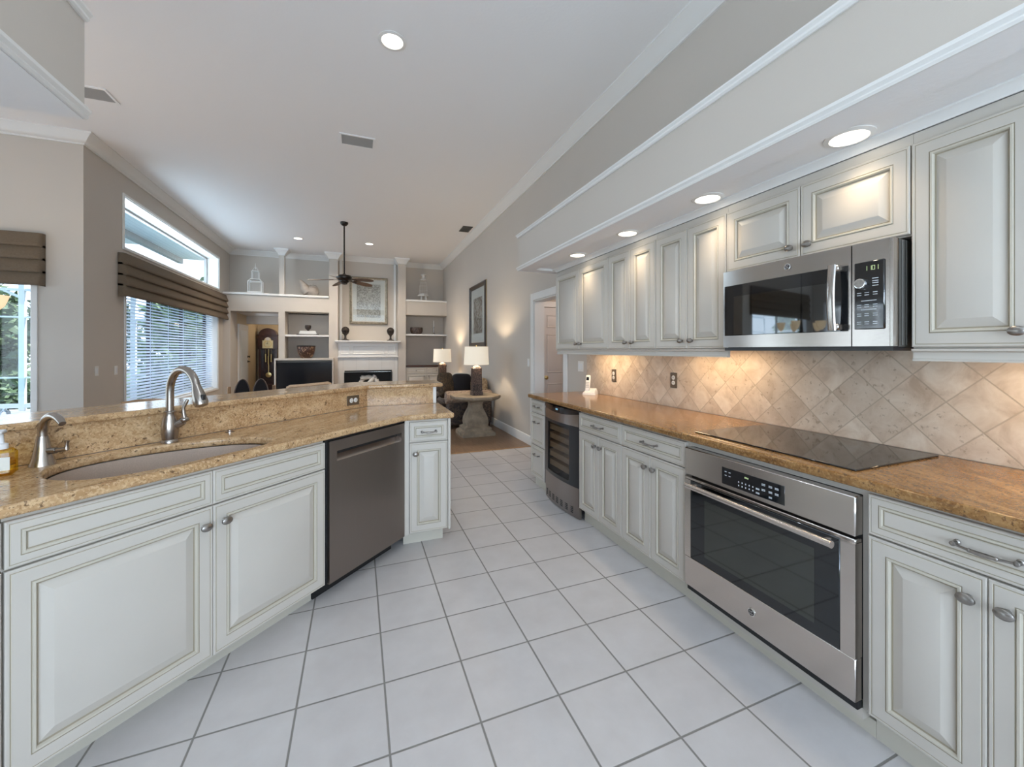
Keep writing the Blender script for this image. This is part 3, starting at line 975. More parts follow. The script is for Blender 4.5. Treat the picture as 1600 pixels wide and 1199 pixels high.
struct(sweep([(UX - 0.004, 0.245), (UX - 0.004, 3.836), (WX - 0.012, 3.836)],
             [(0, 0), (0.006, 0), (0.009, 0.008), (0.016, 0.014), (0.020, 0.022), (0.034, 0.030), (0.034, 0.0375), (0, 0.0375)], 2.188, side=1).build('trim_cabinet_crown', 'trim_white'))

# ---- peninsula (45 degrees), t along the fronts, n into the cabinets
Q = math.sqrt(0.5)
PY = 2.585
def pen(t, n): return ((t - n) * Q, PY + (t + n) * Q)
def pen_thing(name, label, cat, t, n=0.02, group=None):
    x, y = pen(t, n)
    return thing(name, label, cat, (x, y, 0), PI / 4, group)
PDEP = 0.54
r = pen_thing('sink_cabinet', 'wide cream sink cabinet with two large raised panel doors', 'cabinet', -1.336, group='base cabinets of the peninsula')
w = 1.106
base_body(r, w, PDEP, toe=0.09, toe_x=(0, 0.0))
c = 0.553
add_front(r, 'drawer', G, c - G / 2, DRZ0, DRZ1); add_front(r, 'drawer', c + G / 2, w - G, DRZ0, DRZ1)
add_front(r, 'door', G, c - G / 2, DOZ0, DOZ1, knob=(c - 0.035, 0.655)); add_front(r, 'door', c + G / 2, w - G, DOZ0, DOZ1, knob=(c + 0.042, 0.655))
r = pen_thing('base_cabinet', 'cream base cabinet at the near left end of the peninsula', 'cabinet', -1.90, group='base cabinets of the peninsula')
base_body(r, 0.562, PDEP, toe=0.09)
add_front(r, 'drawer', G, 0.562 - G, DRZ0, DRZ1)
add_front(r, 'door', G, 0.562 - G, DOZ0, DOZ1, knob=(0.05, 0.655))
r = thing('base_cabinet', 'slim cream cabinet with one drawer and one door, right of the dishwasher', 'cabinet', (0.325, 2.90, 0), 0.0, 'base cabinets of the peninsula')
w = 0.268
base_body(r, w, 0.49, toe=0.075, toe_x=(-0.03, 0.02))
add_front(r, 'drawer', G, w - G, DRZ0, DRZ1); add_front(r, 'door', G, w - G, DOZ0, DOZ1, knob=(0.042, 0.655))
pull_mesh(0.095).build('pull', 'pewter', [q for q in r.children if q.name.startswith('drawer')][0], (w / 2 - G, 0, 0.069))
MB().box(w + 0.001, -0.02, 0.098, w + 0.019, 0.51, 0.886, 0, 0.002).build('end_panel', PB, r)
MB().prism([(-0.030, -0.018), (-0.001, -0.016), (-0.001, 0.03), (-0.030, 0.01)], 0.10, 0.886).build('filler_stile', PB, r, smooth=False)

# ---- countertops
def smooth_loop(pts, k=6):
    n = len(pts); out = []
    for i in range(n):
        p0, p1, p2, p3 = [Vector(pts[(i + j - 1) % n]) for j in range(4)]
        for q in range(k):
            s = q / k
            v = 0.5 * ((2 * p1) + (p2 - p0) * s + (2 * p0 - 5 * p1 + 4 * p2 - p3) * s * s + (3 * p1 - p0 - 3 * p2 + p3) * s ** 3)
            out.append((v.x, v.y))
    return out
def rounded(poly, rad):
    out = []
    n = len(poly)
    for i, pq in enumerate(poly):
        rr = rad.get(i, 0)
        if rr == 0: out.append(pq); continue
        p = Vector(pq); a = (Vector(poly[i - 1]) - p).normalized(); c2 = (Vector(poly[(i + 1) % n]) - p).normalized()
        s, e = p + a * rr, p + c2 * rr
        for q in range(7):
            f = q / 6
            out.append(tuple((s * (1 - f) + p * f) * (1 - f) + (p * (1 - f) + e * f) * f))
    return out
o = slab('countertop', 'granite_gold', rounded([(1.612, 0.272), (WX - 0.011, 0.272), (WX - 0.011, 3.862), (1.612, 3.862)], {3: 0.03}), CT0, CT1, 0.012)
tag(o, 'long golden granite countertop along the right wall', 'countertop')
sink_tn = [(-1.168, .215), (-1.150, .345), (-1.085, .445), (-.985, .496), (-.83, .500), (-.70, .462), (-.590, .410), (-.500, .335), (-.445, .235), (-.452, .120), (-.530, .056), (-.70, .040), (-.95, .040), (-1.10, .088)]
sink_xy = [pen(t, n) for t, n in smooth_loop(sink_tn)]
PN = 0.568
KX = 0.067
Kf = (0.302, 2.862)
a = pen(-1.93, -0.018); bq = pen(-1.93, PN)
outline = rounded([a, Kf, (0.637, 2.862), (0.637, 3.454), (KX, 3.454), bq], {1: 0.03, 2: 0.025})
o = slab('countertop', 'granite_tan', outline, CT0, CT1, 0.012, holes=[sink_xy])
tag(o, 'tan granite countertop of the angled peninsula with the sink cut into it', 'countertop')

# half wall, its granite face and the raised bar
BZ0, BZ1 = 1.0625, 1.0925
wl = pen(-2.3, PN + 0.0215); wb = pen(-2.3, PN + 0.14)
kx2 = KX - 0.009
mb = MB(); mb.prism([wl, (kx2, 3.477), (0.584, 3.477), (0.584, 3.596), (kx2 - 0.048, 3.596), wb], 0, BZ0 - 0.0005)
struct(mb.build('wall_bar', 'wall_paint', smooth=False))
struct(box('trim_bar_end', 'trim_white', 0.5845, 3.4545, 0.9255, 0.612, 3.60, BZ0 - 0.0005, bev=0.003))
struct(box('trim_bar_end_lower', 'trim_white', 0.5845, 3.455, 0, 0.612, 3.60, 0.887))
pl = pen(-1.93, PN + 0.0005); pb_ = pen(-1.93, PN + 0.021)
o = MB().prism([pl, (KX, 3.4545), (0.584, 3.4545), (0.584, 3.4765), (KX - 0.009, 3.4765), pb_], 0.9255, BZ0 - 0.0005).build('splashback', 'granite_tan', smooth=False)
tag(o, 'tan granite upstand between the peninsula counter and the raised bar', 'splashback')
f0 = pen(-2.3, 0.543); b0 = pen(-2.3, 0.925)
kf = 3.43 - (PY + 0.543 * 2 * Q); kb = 3.84 - (PY + 0.925 * 2 * Q)
o = slab('bar_top', 'granite_tan', rounded([f0, (kf, 3.43), (0.668, 3.43), (0.668, 3.84), (kb, 3.84), b0], {2: 0.035, 3: 0.035}), BZ0, BZ1, 0.010)
tag(o, 'raised tan granite bar top along the back of the peninsula', 'bar top')

# ---- sink
r = thing('sink', 'oval beige composite sink sunk into the peninsula counter', 'sink', (*pen(-0.80, 0.27), 0), 0)
cx, cyy = pen(-0.80, 0.27)
loop = [(x - cx, y - cyy) for x, y in sink_xy]
def scl(k, z): return [(x * k, y * k, z) for x, y in loop]
rings = [None, scl(1.004, 0.887)]
MB().loft([rings[1], scl(1.0, 0.86), scl(0.985, 0.74), scl(0.95, 0.705), scl(0.88, 0.69), scl(0.5, 0.686), scl(0.09, 0.684)], True, False, True).build('basin', 'sink_composite', r)
MB().lathe([(0.001, 0.6872), (0.028, 0.6868), (0.040, 0.690), (0.044, 0.688)], n=20, caps=False).build('drain', 'nickel', r)

# ---- faucets
def faucet():
    x, y = pen(-0.686, 0.508)
    r = thing('kitchen_faucet', 'tall brushed nickel gooseneck faucet behind the sink', 'faucet', (x, y, CT1), -PI / 4)
    # local +x points over the sink (towards the fronts)
    MB().lathe([(0.034, 0), (0.034, 0.010), (0.030, 0.016), (0.034, 0.05), (0.0335, 0.085), (0.028, 0.115), (0.0225, 0.140), (0.0235, 0.143), (0.0235, 0.150), (0.019, 0.153)], n=24).build('base', 'nickel', r)
    pth = [(0, 0, 0.150), (0, 0, 0.20), (0, 0, 0.247)]
    for i in range(1, 13):
        a = PI - i * (PI * 0.90) / 12
        pth.append((0.108 + 0.108 * math.cos(a), 0, 0.247 + 0.108 * math.sin(a)))
    MB().tube(pth, 0.0165, 14).build('spout', 'nickel', r)
    e = Vector(pth[-1]); d = (Vector(pth[-1]) - Vector(pth[-2])).normalized()
    h = MB().tube([e + d * s for s in (0, 0.012, 0.03, 0.06, 0.085, 0.098)], [0.0175, 0.019, 0.023, 0.0275, 0.029, 0.025], 16).build('spray_head', 'nickel', r)
    q = e + d * 0.062
    MB().box(q.x + 0.018, -0.009, q.z - 0.018, q.x + 0.034, 0.009, q.z + 0.018, 0, 0.003).build('spray_button', 'black_plastic', h)
    lv = MB()
    lv.tube([(0.0, 0.0, 0.070), (0.030, 0.022, 0.088), (0.045, 0.033, 0.100)], [0.018, 0.019, 0.017], 14)
    lv.ball((0.049, 0.036, 0.108), (0.020, 0.020, 0.014), 14, 8)
    lv.tube([(0.050, 0.037, 0.112), (0.046, 0.034, 0.140), (0.045, 0.033, 0.165), (0.054, 0.040, 0.190), (0.060, 0.044, 0.205)], [0.012, 0.0085, 0.008, 0.0085, 0.006], 10)
    lv.build('lever', 'nickel', r)
faucet()
def small_faucet():
    x, y = pen(-1.105, 0.500)
    r = thing('drinking_water_faucet', 'small brushed nickel tap at the left end of the sink', 'faucet', (x, y, CT1), -PI / 4)
    MB().lathe([(0.038, 0), (0.0375, 0.004), (0.030, 0.030), (0.0235, 0.065), (0.019, 0.100), (0.0175, 0.105), (0.0165, 0.112)], n=22).build('base', 'nickel', r)
    pth = [(0, 0, 0.105), (0, 0, 0.128)]
    for i in range(1, 13):
        a = PI - i * (PI * 0.78) / 12
        pth.append((0.090 + 0.090 * math.cos(a), 0, 0.128 + 0.068 * math.sin(a)))
    MB().tube(pth, [0.0145] * 8 + [0.014, 0.0135, 0.013, 0.0125, 0.012, 0.0105], 14).build('spout', 'nickel', r)
    lv = MB()
    lv.tube([(0.015, 0.008, 0.055), (0.040, 0.024, 0.055)], [0.013, 0.012], 12)
    lv.tube([(0.036, 0.022, 0.055), (0.080, 0.040, 0.062)], [0.009, 0.0085], 10)
    lv.tube([(0.078, 0.039, 0.060), (0.078, 0.039, 0.080), (0.079, 0.040, 0.094)], [0.008, 0.0055, 0.0085], 10)
    lv.build('lever', 'nickel', r)
small_faucet()
x, y = pen(-0.415, 0.50)
o = MB().lathe([(0.021, 0), (0.021, 0.004), (0.013, 0.006), (0.013, 0.012), (0.010, 0.014)], n=18).build('air_switch', 'nickel', None, (x, y, CT1))
tag(o, 'round nickel push button set in the counter right of the tall faucet', 'button')
x, y = pen(-1.225, 0.435)
r = thing('soap_bottle', 'clear bottle of yellow soap with a white pump, left of the sink', 'bottle', (x, y, CT1), PI / 4 - 0.5)
mb = MB()
mb.box(-0.036, -0.026, 0, 0.036, 0.026, 0.095, 0, 0.012)
mb.build('bottle_body', 'soap_yellow', r)
MB().box(-0.031, -0.0215, 0.004, 0.031, 0.0215, 0.062, 0, 0.008).build('soap', 'soap_yellow', r)
MB().box(-0.026, -0.0275, 0.022, 0.026, -0.0262, 0.068, 0, 0.0004).build('paper_label', 'label_paper', r)
pm = MB(); pm.lathe([(0.017, 0.095), (0.017, 0.113), (0.008, 0.116), (0.006, 0.14), (0.006, 0.15)], n=14); pm.box(-0.012, -0.045, 0.150, 0.012, 0.012, 0.163, 0, 0.004)
pm.build('pump', 'soap_white', r)

# ---- dishwasher
r = pen_thing('dishwasher', 'dark stainless dishwasher with a pocket handle, between the sink cabinet and slim cabinet', 'dishwasher', -0.226, 0.02)
MB().box(0.006, 0.022, 0.10, 0.622, 0.53, 0.876).build('tub', 'black_plastic', r, smooth=False)
dw = MB()
X0, X1, Z0, Z1 = 0.020, 0.640, 0.098, 0.872
sx0, sx1, sz0, sz1 = 0.070, 0.610, 0.757, 0.812
dw.box(X0, -0.022, Z0, X1, 0.018, sz0, 0); dw.box(X0, -0.022, sz1, X1, 0.018, Z1, 0)
dw.box(X0, -0.022, sz0, sx0, 0.018, sz1, 0); dw.box(sx1, -0.022, sz0, X1, 0.018, sz1, 0)
d = dw.build('door', 'steel_dark', r, smooth=False)
hm = MB()
hm.loft([[(sx0, -0.022, sz0), (sx0, 0.014, sz0 + 0.030), (sx0, 0.016, sz0 + 0.030), (sx0, 0.016, sz0)],
         [(sx1, -0.022, sz0), (sx1, 0.014, sz0 + 0.030), (sx1, 0.016, sz0 + 0.030), (sx1, 0.016, sz0)]], True, True, True)
hm.build('pocket_handle', 'steel_brushed', d, smooth=False)
MB().box(sx0, 0.0165, sz0, sx1, 0.0178, sz1).build('pocket_back', 'gap_black', d, smooth=False)
MB().box(0.003, -0.006, 0.10, 0.0195, 0.019, 0.883).build('side_gasket', 'gap_black', r, smooth=False)
MB().box(0.003, -0.004, 0.873, 0.640, 0.019, 0.886).build('top_gasket', 'gap_black', r, smooth=False)
MB().box(0.003, 0.085, 0, 0.63, 0.10, 0.098).build('toe_panel', 'gap_black', r, smooth=False)

# ---- emblem: ring, disc and script strokes
def emblem(parent, x, y, z, rad):
    e = MB()
    e.X = Matrix.Translation((x, y, z)) @ Matrix.Rotation(PI / 2, 4, 'X')
    e.lathe([(rad, 0), (rad, 0.003), (rad * 0.86, 0.004)], n=24, m=0)
    e.lathe([(rad * 0.80, 0.003), (rad * 0.80, 0.0046), (rad * 0.78, 0.0046)], n=24, m=1)
    k = rad
    for sgn, pts in ((1, [(-.42, .22), (-.25, .42), (-.05, .20), (-.28, -.05), (-.50, -.12), (-.36, -.38), (-.08, -.30), (-.05, .02), (-.10, -.45)]),
                     (1, [(.38, .34), (.20, .40), (.08, .18), (.26, .04), (.06, -.14), (.18, -.40), (.44, -.24)])):
        e.tube([(a * k, c * k, 0.0050) for a, c in pts], rad * 0.055, 6, 0)
    for a in range(4):
        t = a * PI / 2 + 0.4
        e.tube([(0.56 * k * math.cos(t + q), 0.56 * k * math.sin(t + q), 0.0050) for q in (0, 0.3, 0.6, 0.9)], rad * 0.05, 6, 0)
    return e.build('emblem', ['chrome', 'black_plastic'], parent)

# ---- wall oven
r = thing('wall_oven', 'wide stainless wall oven under the cooktop', 'oven', (1.66, 1.687, 0), -PI / 2)
ow = 0.802
MB().box(0.004, 0.0, 0.13, ow - 0.004, 0.56, 0.852).build('oven_box', 'black_plastic', r, smooth=False)
cp = MB().box(0, -0.046, 0.715, ow, -0.001, 0.856, 0, 0.004).build('control_panel', 'steel_brushed', r)
ds = MB()
ds.box(0.240, -0.0475, 0.735, 0.548, -0.0455, 0.815, 0, 0.004)
dp = ds.build('display', 'black_gloss', cp)
ky = MB()
rnd = random.Random(3)
def keys(mb, xs, zs, w_, h_, y):
    for xx in xs:
        for zz in zs: mb.box(xx - w_ / 2, y - 0.0006, zz - h_ / 2, xx + w_ / 2, y, zz + h_ / 2)
keys(ky, (0.262, 0.284), (0.796, 0.779), 0.010, 0.0032, -0.0475)
keys(ky, (0.333, 0.351, 0.369, 0.387, 0.405), (0.768, 0.752), 0.0048, 0.0062, -0.0475)
keys(ky, (0.428,), (0.768, 0.764, 0.750, 0.746), 0.017, 0.0028, -0.0475)
keys(ky, (0.455, 0.487, 0.515), (0.795, 0.790, 0.772, 0.767), 0.016, 0.0028, -0.0475)
keys(ky, (0.487,), (0.750, 0.746), 0.014, 0.0028, -0.0475)
ky.build('key_lettering', 'key_white', cp)
dg = MB(); keys(dg, (0.366, 0.373, 0.380), (0.797,), 0.0035, 0.007, -0.0475); dg.build('digits', 'digit_green', cp)
dm = MB()
a0, a1, z0, z1 = 0.042, ow - 0.048, 0.285, 0.690
dm.box(0, -0.046, 0.132, ow, -0.008, z0, 0, 0.003); dm.box(0, -0.046, z1, ow, -0.008, 0.705, 0, 0.003)
dm.box(0, -0.046, z0, a0, -0.008, z1); dm.box(a1, -0.046, z0, ow, -0.008, z1)
dd = dm.build('door', 'steel_brushed', r)
MB().box(a0, -0.0475, z0, a1, -0.009, z1, 0, 0.004).build('door_glass', 'oven_glass', dd)
MB().box(0.135, -0.0480, 0.330, 0.665, -0.0476, 0.615).build('inner_window', 'oven_window', dd, smooth=False)
hb = MB()
hb.tube([(0.060, -0.098, 0.678), (0.085, -0.098, 0.678), (ow - 0.075, -0.098, 0.678), (ow - 0.045, -0.098, 0.678)], 0.0135, 14)
hb.tube([(0.088, -0.046, 0.672), (0.088, -0.098, 0.678)], 0.011, 10); hb.tube([(ow - 0.078, -0.046, 0.672), (ow - 0.078, -0.098, 0.678)], 0.011, 10)
hb.build('handle', 'steel_brushed', dd)
emblem(dd, 0.398, -0.046, 0.212, 0.0175)
MB().box(0.004, -0.030, 0.103, ow - 0.002, -0.002, 0.130).build('vent_trim', 'gap_black', r, smooth=False)

# ---- cooktop
o = MB().box(1.690, 0.925, CT1 + 0.0005, 2.250, 1.692, CT1 + 0.0075, 0, 0.002).build('cooktop', 'cooktop_glass')
tag(o, 'black glass cooktop set on the golden granite counter', 'cooktop')

# ---- microwave
r = thing('microwave', 'stainless microwave mounted over the cooktop', 'microwave', (1.862, 1.660, 0), -PI / 2)
mw = 0.766
bm_ = MB(); bm_.box(0.002, 0.034, 1.384, mw - 0.002, 0.434, 1.793)
for yy in (0.052, 0.078): bm_.box(mw - 0.003, yy, 1.388, mw + 0.003, yy + 0.012, 1.79, 0, 0.002)
bm_.build('body', 'vent_dark', r, smooth=False)
MB().box(0.004, 0.006, 1.368, mw - 0.004, 0.434, 1.3835).build('underside', 'black_plastic', r, smooth=False)
dm = MB()
g0, g1, h0, h1 = 0.010, 0.618, 1.448, 1.716
def bowed(mb, x0, x1, z0, z1, y, m=0, n=10, b=0.012, thick=0.032):
    rings = []
    for i in range(n + 1):
        xx = x0 + (x1 - x0) * i / n
        yy = y - b * (1 - (2 * xx / mw - 1) ** 2)
        rings.append([(xx, y + thick, z0), (xx, yy, z0), (xx, yy, z1), (xx, y + thick, z1)])
    return mb.loft(rings, True, True, True, m)
bowed(dm, 0, 0.628, 1.386, h0, 0.0); bowed(dm, 0, 0.628, h1, 1.795, 0.0)
bowed(dm, 0, g0, h0, h1, 0.0, n=2); bowed(dm, g1, 0.628, h0, h1, 0.0, n=2)
dd = dm.build('door', 'steel_satin', r)
gm = MB(); bowed(gm, g0, g1, h0, h1, -0.0015)
gm.build('door_glass', 'black_gloss', dd)
gm = MB(); bowed(gm, 0.07, 0.545, 1.452, 1.655, -0.0022, b=0.012, thick=0.003)
gm.build('inner_window', 'mirror_black', dd)
hm = MB()
pth = [(0.583, -0.052 - 0.010 * math.sin(PI * i / 10), 1.452 + 0.268 * i / 10) for i in range(11)]
hm.tube(pth, 0.016, 12, flat=0.55)
for zz in (1.466, 1.706): hm.box(0.570, -0.052, zz - 0.012, 0.606, -0.008, zz + 0.012, 0, 0.004)
hm.build('handle', 'steel_satin', dd)
emblem(dd, 0.369, -0.0125, 1.757, 0.015)
cm = MB(); bowed(cm, 0.632, mw - 0.012, 1.386, 1.795, 0.0, n=4)
cm.loft([[(mw - 0.012, 0.002, z), (mw - 0.004, 0.003, z), (mw, 0.012, z), (mw, 0.034, z), (mw - 0.012, 0.034, z)] for z in (1.386, 1.795)], True, True, True)
cp = cm.build('control_panel', 'steel_satin', r)
MB().box(0.638, -0.0085, 1.452, 0.741, 0.0, 1.720, 0, 0.006).build('keypad', 'black_gloss', cp)
def seg(mb, x, z, h, ch, y, t=0.0014):
    w_ = h * 0.5
    S7 = {'0': 'abcdef', '1': 'bc', '2': 'abged', '3': 'abgcd', '4': 'fgbc', '5': 'afgcd', '6': 'afgedc', '7': 'abc', '8': 'abcdefg', '9': 'abcdfg'}[ch]
    q = h / 2
    R_ = {'a': (0, q, w_, q), 'g': (0, 0, w_, 0), 'd': (0, -q, w_, -q), 'b': (w_, 0, w_, q), 'c': (w_, -q, w_, 0), 'f': (0, 0, 0, q), 'e': (0, -q, 0, 0)}
    for k in S7:
        xa, za, xb, zb = R_[k]
        mb.box(x + xa - t / 2, y - 0.0006, z + za - t / 2, x + xb + t / 2, y, z + zb + t / 2)
dg = MB()
for i, ch in enumerate('1101'): seg(dg, 0.676 + i * 0.0115 + (0.003 if i > 0 else 0), 1.692, 0.016, ch, -0.0086)
dg.build('digits', 'digit_green', cp)
kb = MB(); kb.X = Matrix.Translation((0.668, -0.0085, 1.633)) @ Matrix.Rotation(PI / 2, 4, 'X')
kb.lathe([(0.021, 0), (0.021, 0.016), (0.019, 0.020), (0.0165, 0.0205)], n=24, m=0); kb.lathe([(0.0163, 0.0195), (0.0163, 0.021)], n=24, m=1)
kb.build('dial', ['chrome', 'pewter'], cp)
ky = MB()
for xx in (0.658, 0.684, 0.712):
    for zz in (1.597, 1.588, 1.549, 1.541, 1.514, 1.506, 1.482, 1.474):
        ky.box(xx - 0.008, -0.0092, zz - 0.0012, xx + 0.007, -0.0086, zz + 0.0012)
for zz in (1.565, 1.530): ky.box(0.664, -0.0092, zz - 0.0012, 0.716, -0.0086, zz + 0.0012)
for zz in (1.650, 1.640, 1.632, 1.622): ky.box(0.702, -0.0092, zz - 0.0014, 0.722, -0.0086, zz + 0.0014)
ky.build('key_lettering', 'key_white', cp)

# ---- wine cooler
r = thing('wine_cooler', 'black and steel wine cooler under the far end of the right counter', 'wine cooler', (1.66, 3.500, 0), -PI / 2)
fw = 0.640
MB().box(0.008, 0.30, 0.02, fw - 0.008, 0.60, 0.878).build('cabinet_back', 'black_plastic', r, smooth=False)
mb = MB(); mb.box(0.008, 0.0, 0.09, 0.03, 0.30, 0.878); mb.box(fw - 0.03, 0.0, 0.09, fw - 0.008, 0.30, 0.878); mb.box(0.03, 0.0, 0.80, fw - 0.03, 0.30, 0.878); mb.box(0.03, 0.0, 0.09, fw - 0.03, 0.30, 0.20)
mb.build('cabinet', 'black_plastic', r, smooth=False)
def arc(mb, x0, x1, z0, z1, y=-0.015, b=0.035, thick=0.02, n=14, m=0, zf0=None, zf1=None):
    rings = []
    for i in range(n + 1):
        xx = x0 + (x1 - x0) * i / n
        yy = y - b * (1 - (2 * xx / fw - 1) ** 2)
        za = z0 if zf0 is None else zf0(xx); zb = z1 if zf1 is None else zf1(xx)
        rings.append([(xx, yy + thick, za), (xx, yy, za), (xx, yy, zb), (xx, yy + thick, zb)])
    return mb.loft(rings, True, True, True, m)
dip = lambda xx: 0.826 - 0.0 + 0.026 * (2 * xx / fw - 1) ** 2
mb = MB(); arc(mb, 0.004, fw - 0.004, 0, 0.880, zf0=dip)
cp = mb.build('control_strip', 'black_gloss', r)
mb = MB(); keys(mb, (0.30, 0.315, 0.33), (0.856,), 0.008, 0.014, -0.0505); mb.build('digits', 'digit_blue', cp)
mb = MB(); arc(mb, 0.024, fw - 0.004, 0.750, 0, zf1=lambda xx: dip(xx) - 0.001)
mb.build('upper_band', 'steel_satin', r)
mb = MB(); arc(mb, 0.004, 0.0235, 0.120, 0.825)
mb.build('hinge_side', 'black_plastic', r)
dm = MB()
arc(dm, 0.024, 0.105, 0.255, 0.749, n=4); arc(dm, fw - 0.125, fw - 0.004, 0.255, 0.749, n=4)
arc(dm, 0.105, fw - 0.125, 0.255, 0.285); arc(dm, 0.105, fw - 0.125, 0.722, 0.749)
dd = dm.build('door', 'black_plastic', r)
mb = MB(); arc(mb, 0.105, fw - 0.125, 0.285, 0.722, y=-0.010, thick=0.004)
mb.build('door_glass', 'smoked_glass', dd)
for i in range(5):
    zz = 0.315 + i * 0.082
    MB().box(0.045, -0.005, zz, fw - 0.045, 0.29, zz + 0.050, 0, 0.004).build('shelf', 'shelf_wood', r)
mb = MB(); arc(mb, 0.024, fw - 0.004, 0.105, 0.254)
mb.build('lower_band', 'steel_dark', r)
gm = MB(); arc(gm, 0.012, fw - 0.004, 0.006, 0.104, thick=0.02, y=-0.008)
gp = gm.build('grille', 'steel_dark', r)
gm = MB()
for i in range(7):
    for j in range(4):
        xx = 0.06 + i * 0.076; zz = 0.035 + j * 0.014
        yy = -0.008 - 0.035 * (1 - (2 * (xx + 0.02) / fw - 1) ** 2) - 0.0012
        gm.box(xx, yy, zz, xx + 0.042, yy + 0.008, zz + 0.007)
gm.build('vent_grille', 'gap_black', gp, smooth=False)

# ================================================================== LIGHTS AND CEILING FITTINGS
def can(label, x, y, z, rad, energy, color, group, spot=115):
    r = thing('recessed_light', label, 'ceiling light', (x, y, z), 0, group)
    MB().lathe([(rad * 1.28, -0.0005), (rad * 1.28, -0.005), (rad * 1.0, -0.010), (rad * 0.96, -0.006), (rad * 0.96, -0.001)], n=28, caps=False).build('trim_ring', 'trim_white', r)
    MB().lathe([(0.001, -0.0042), (rad * 0.955, -0.0042)], n=28, caps=False).build('diffuser', 'lamp_glow', r)
    lamp('can_bulb', 'SPOT', (0, 0, -0.02), energy, color, aim=(0, 0, -1), parent=r, spot=R(spot), blend=1.0, radius=rad * 0.8)
    return r
WARM = (1.0, 0.78, 0.52)
sp = [('lit recessed light in the soffit nearest the camera, above the microwave', 1.02), ('lit recessed light in the soffit, second from the camera', 1.73),
      ('lit recessed light in the soffit, third from the camera', 2.46), ('lit recessed light in the soffit at its far end', 3.19)]
for lb, yy in sp: can(lb, 1.82, yy, 2.226, 0.066, 8, WARM, 'recessed lights in the right soffit')
can('large lit recessed light in the high kitchen ceiling', 0.254, 3.41, CZ, 0.085, 16, (0.95, 0.96, 1.0), None, 150)
for yy in (1.0, -1.4): lamp('kitchen_fill_spot', 'SPOT', (0.254, yy, CZ - 0.02), 26, (0.88, 0.94, 1.0), aim=(0, 0, -1), spot=R(150), blend=1.0, radius=0.07)  # added spots out of view, brightening the soffit faces; no fittings
can('small recessed light in the living room ceiling left of the fan rod', -1.234, 10.2, CZ, 0.085, 210, (1.0, 0.85, 0.68), 'recessed lights by the far wall', 150)
can('small recessed light in the living room ceiling right of the fan rod', 0.24, 10.1, CZ, 0.085, 210, (1.0, 0.85, 0.68), 'recessed lights by the far wall', 150)
# strip lights tucked under the wall cabinets
for yy in (3.28, 2.02, 0.42):
    lamp('under_cabinet_light', 'AREA', (2.12, yy, 1.366), 2.6, (1.0, 0.72, 0.42), aim=(0.05, 0, -1), size=0.55, size_y=0.05)

def vent(name, label, x0, x1, y0, y1, mat, n, axis='x'):
    r = thing(name, label, 'vent', ((x0 + x1) / 2, (y0 + y1) / 2, CZ))
    w, d = x1 - x0, y1 - y0
    mb = MB(); f = 0.022
    mb.box(-w / 2, -d / 2, -0.010, w / 2, -d / 2 + f, -0.0005); mb.box(-w / 2, d / 2 - f, -0.010, w / 2, d / 2, -0.0005)
    mb.box(-w / 2, -d / 2 + f, -0.010, -w / 2 + f, d / 2 - f, -0.0005); mb.box(w / 2 - f, -d / 2 + f, -0.010, w / 2, d / 2 - f, -0.0005)
    mb.build('frame', 'ceiling_paint' if mat == 'vent_grey' else mat, r, smooth=False)
    g_ = MB()
    for i in range(n):
        yy = -d / 2 + f + (d - 2 * f) * (i + 0.5) / n
        g_.box(-w / 2 + f, yy - 0.004, -0.008, w / 2 - f, yy + 0.004, -0.0005)
    g_.box(-w / 2 + f, -d / 2 + f, -0.003, w / 2 - f, d / 2 - f, -0.0005)
    g_.build('grille', mat, r, smooth=False)
vent('ceiling_vent', 'rectangular grey return vent in the middle of the high ceiling', -0.20, 0.185, 5.06, 5.33, 'vent_grey', 14)
vent('ceiling_vent', 'grey ceiling vent partly hidden by the left soffit', -2.75, -2.22, 5.05, 5.31, 'vent_grey', 14)
vent('ceiling_vent', 'small dark square ceiling vent near the right wall', 1.94, 2.14, 7.94, 8.33, 'vent_dark', 8)

# ceiling fan
r = thing('ceiling_fan', 'black ceiling fan with five brown blades on a long rod', 'ceiling fan', (-0.25, 8.60, 0))
MB().lathe([(0.072, CZ - 0.0005), (0.070, CZ - 0.03), (0.045, CZ - 0.060), (0.018, CZ - 0.072)], n=20).build('canopy', 'bronze_dark', r)
MB().tube([(0, 0, CZ - 0.065), (0, 0, 2.83)], 0.0135, 10).build('rod', 'bronze_dark', r)
MB().lathe([(0.02, 2.86), (0.035, 2.84), (0.13, 2.815), (0.145, 2.79), (0.14, 2.755), (0.10, 2.735), (0.085, 2.72), (0.085, 2.695), (0.055, 2.675), (0.055, 2.655), (0.02, 2.645)], n=24).build('motor', 'bronze_dark', r)
def blade(ang):
    mb = MB()
    mb.X = Matrix.Rotation(ang, 4, 'Z') @ Matrix.Translation((0, 0, 2.745)) @ Matrix.Rotation(R(4.5), 4, 'Y') @ Matrix.Rotation(R(-14), 4, 'X')
    out = [(0.19, -0.045), (0.30, -0.068), (0.45, -0.078), (0.56, -0.070), (0.62, -0.045), (0.645, 0.0), (0.62, 0.045), (0.56, 0.070), (0.45, 0.078), (0.30, 0.068), (0.19, 0.045)]
    mb.prism(out, -0.003, 0.004)
    b = mb.build('blade', 'blade_wood', r)
    am = MB(); am.X = mb.X
    am.prism([(0.09, -0.018), (0.20, -0.012), (0.26, -0.030), (0.27, 0.030), (0.20, 0.012), (0.09, 0.018)], -0.010, -0.0035)
    am.build('blade_arm', 'bronze_dark', b)
for k in range(5): blade(R(36 + 72 * k))

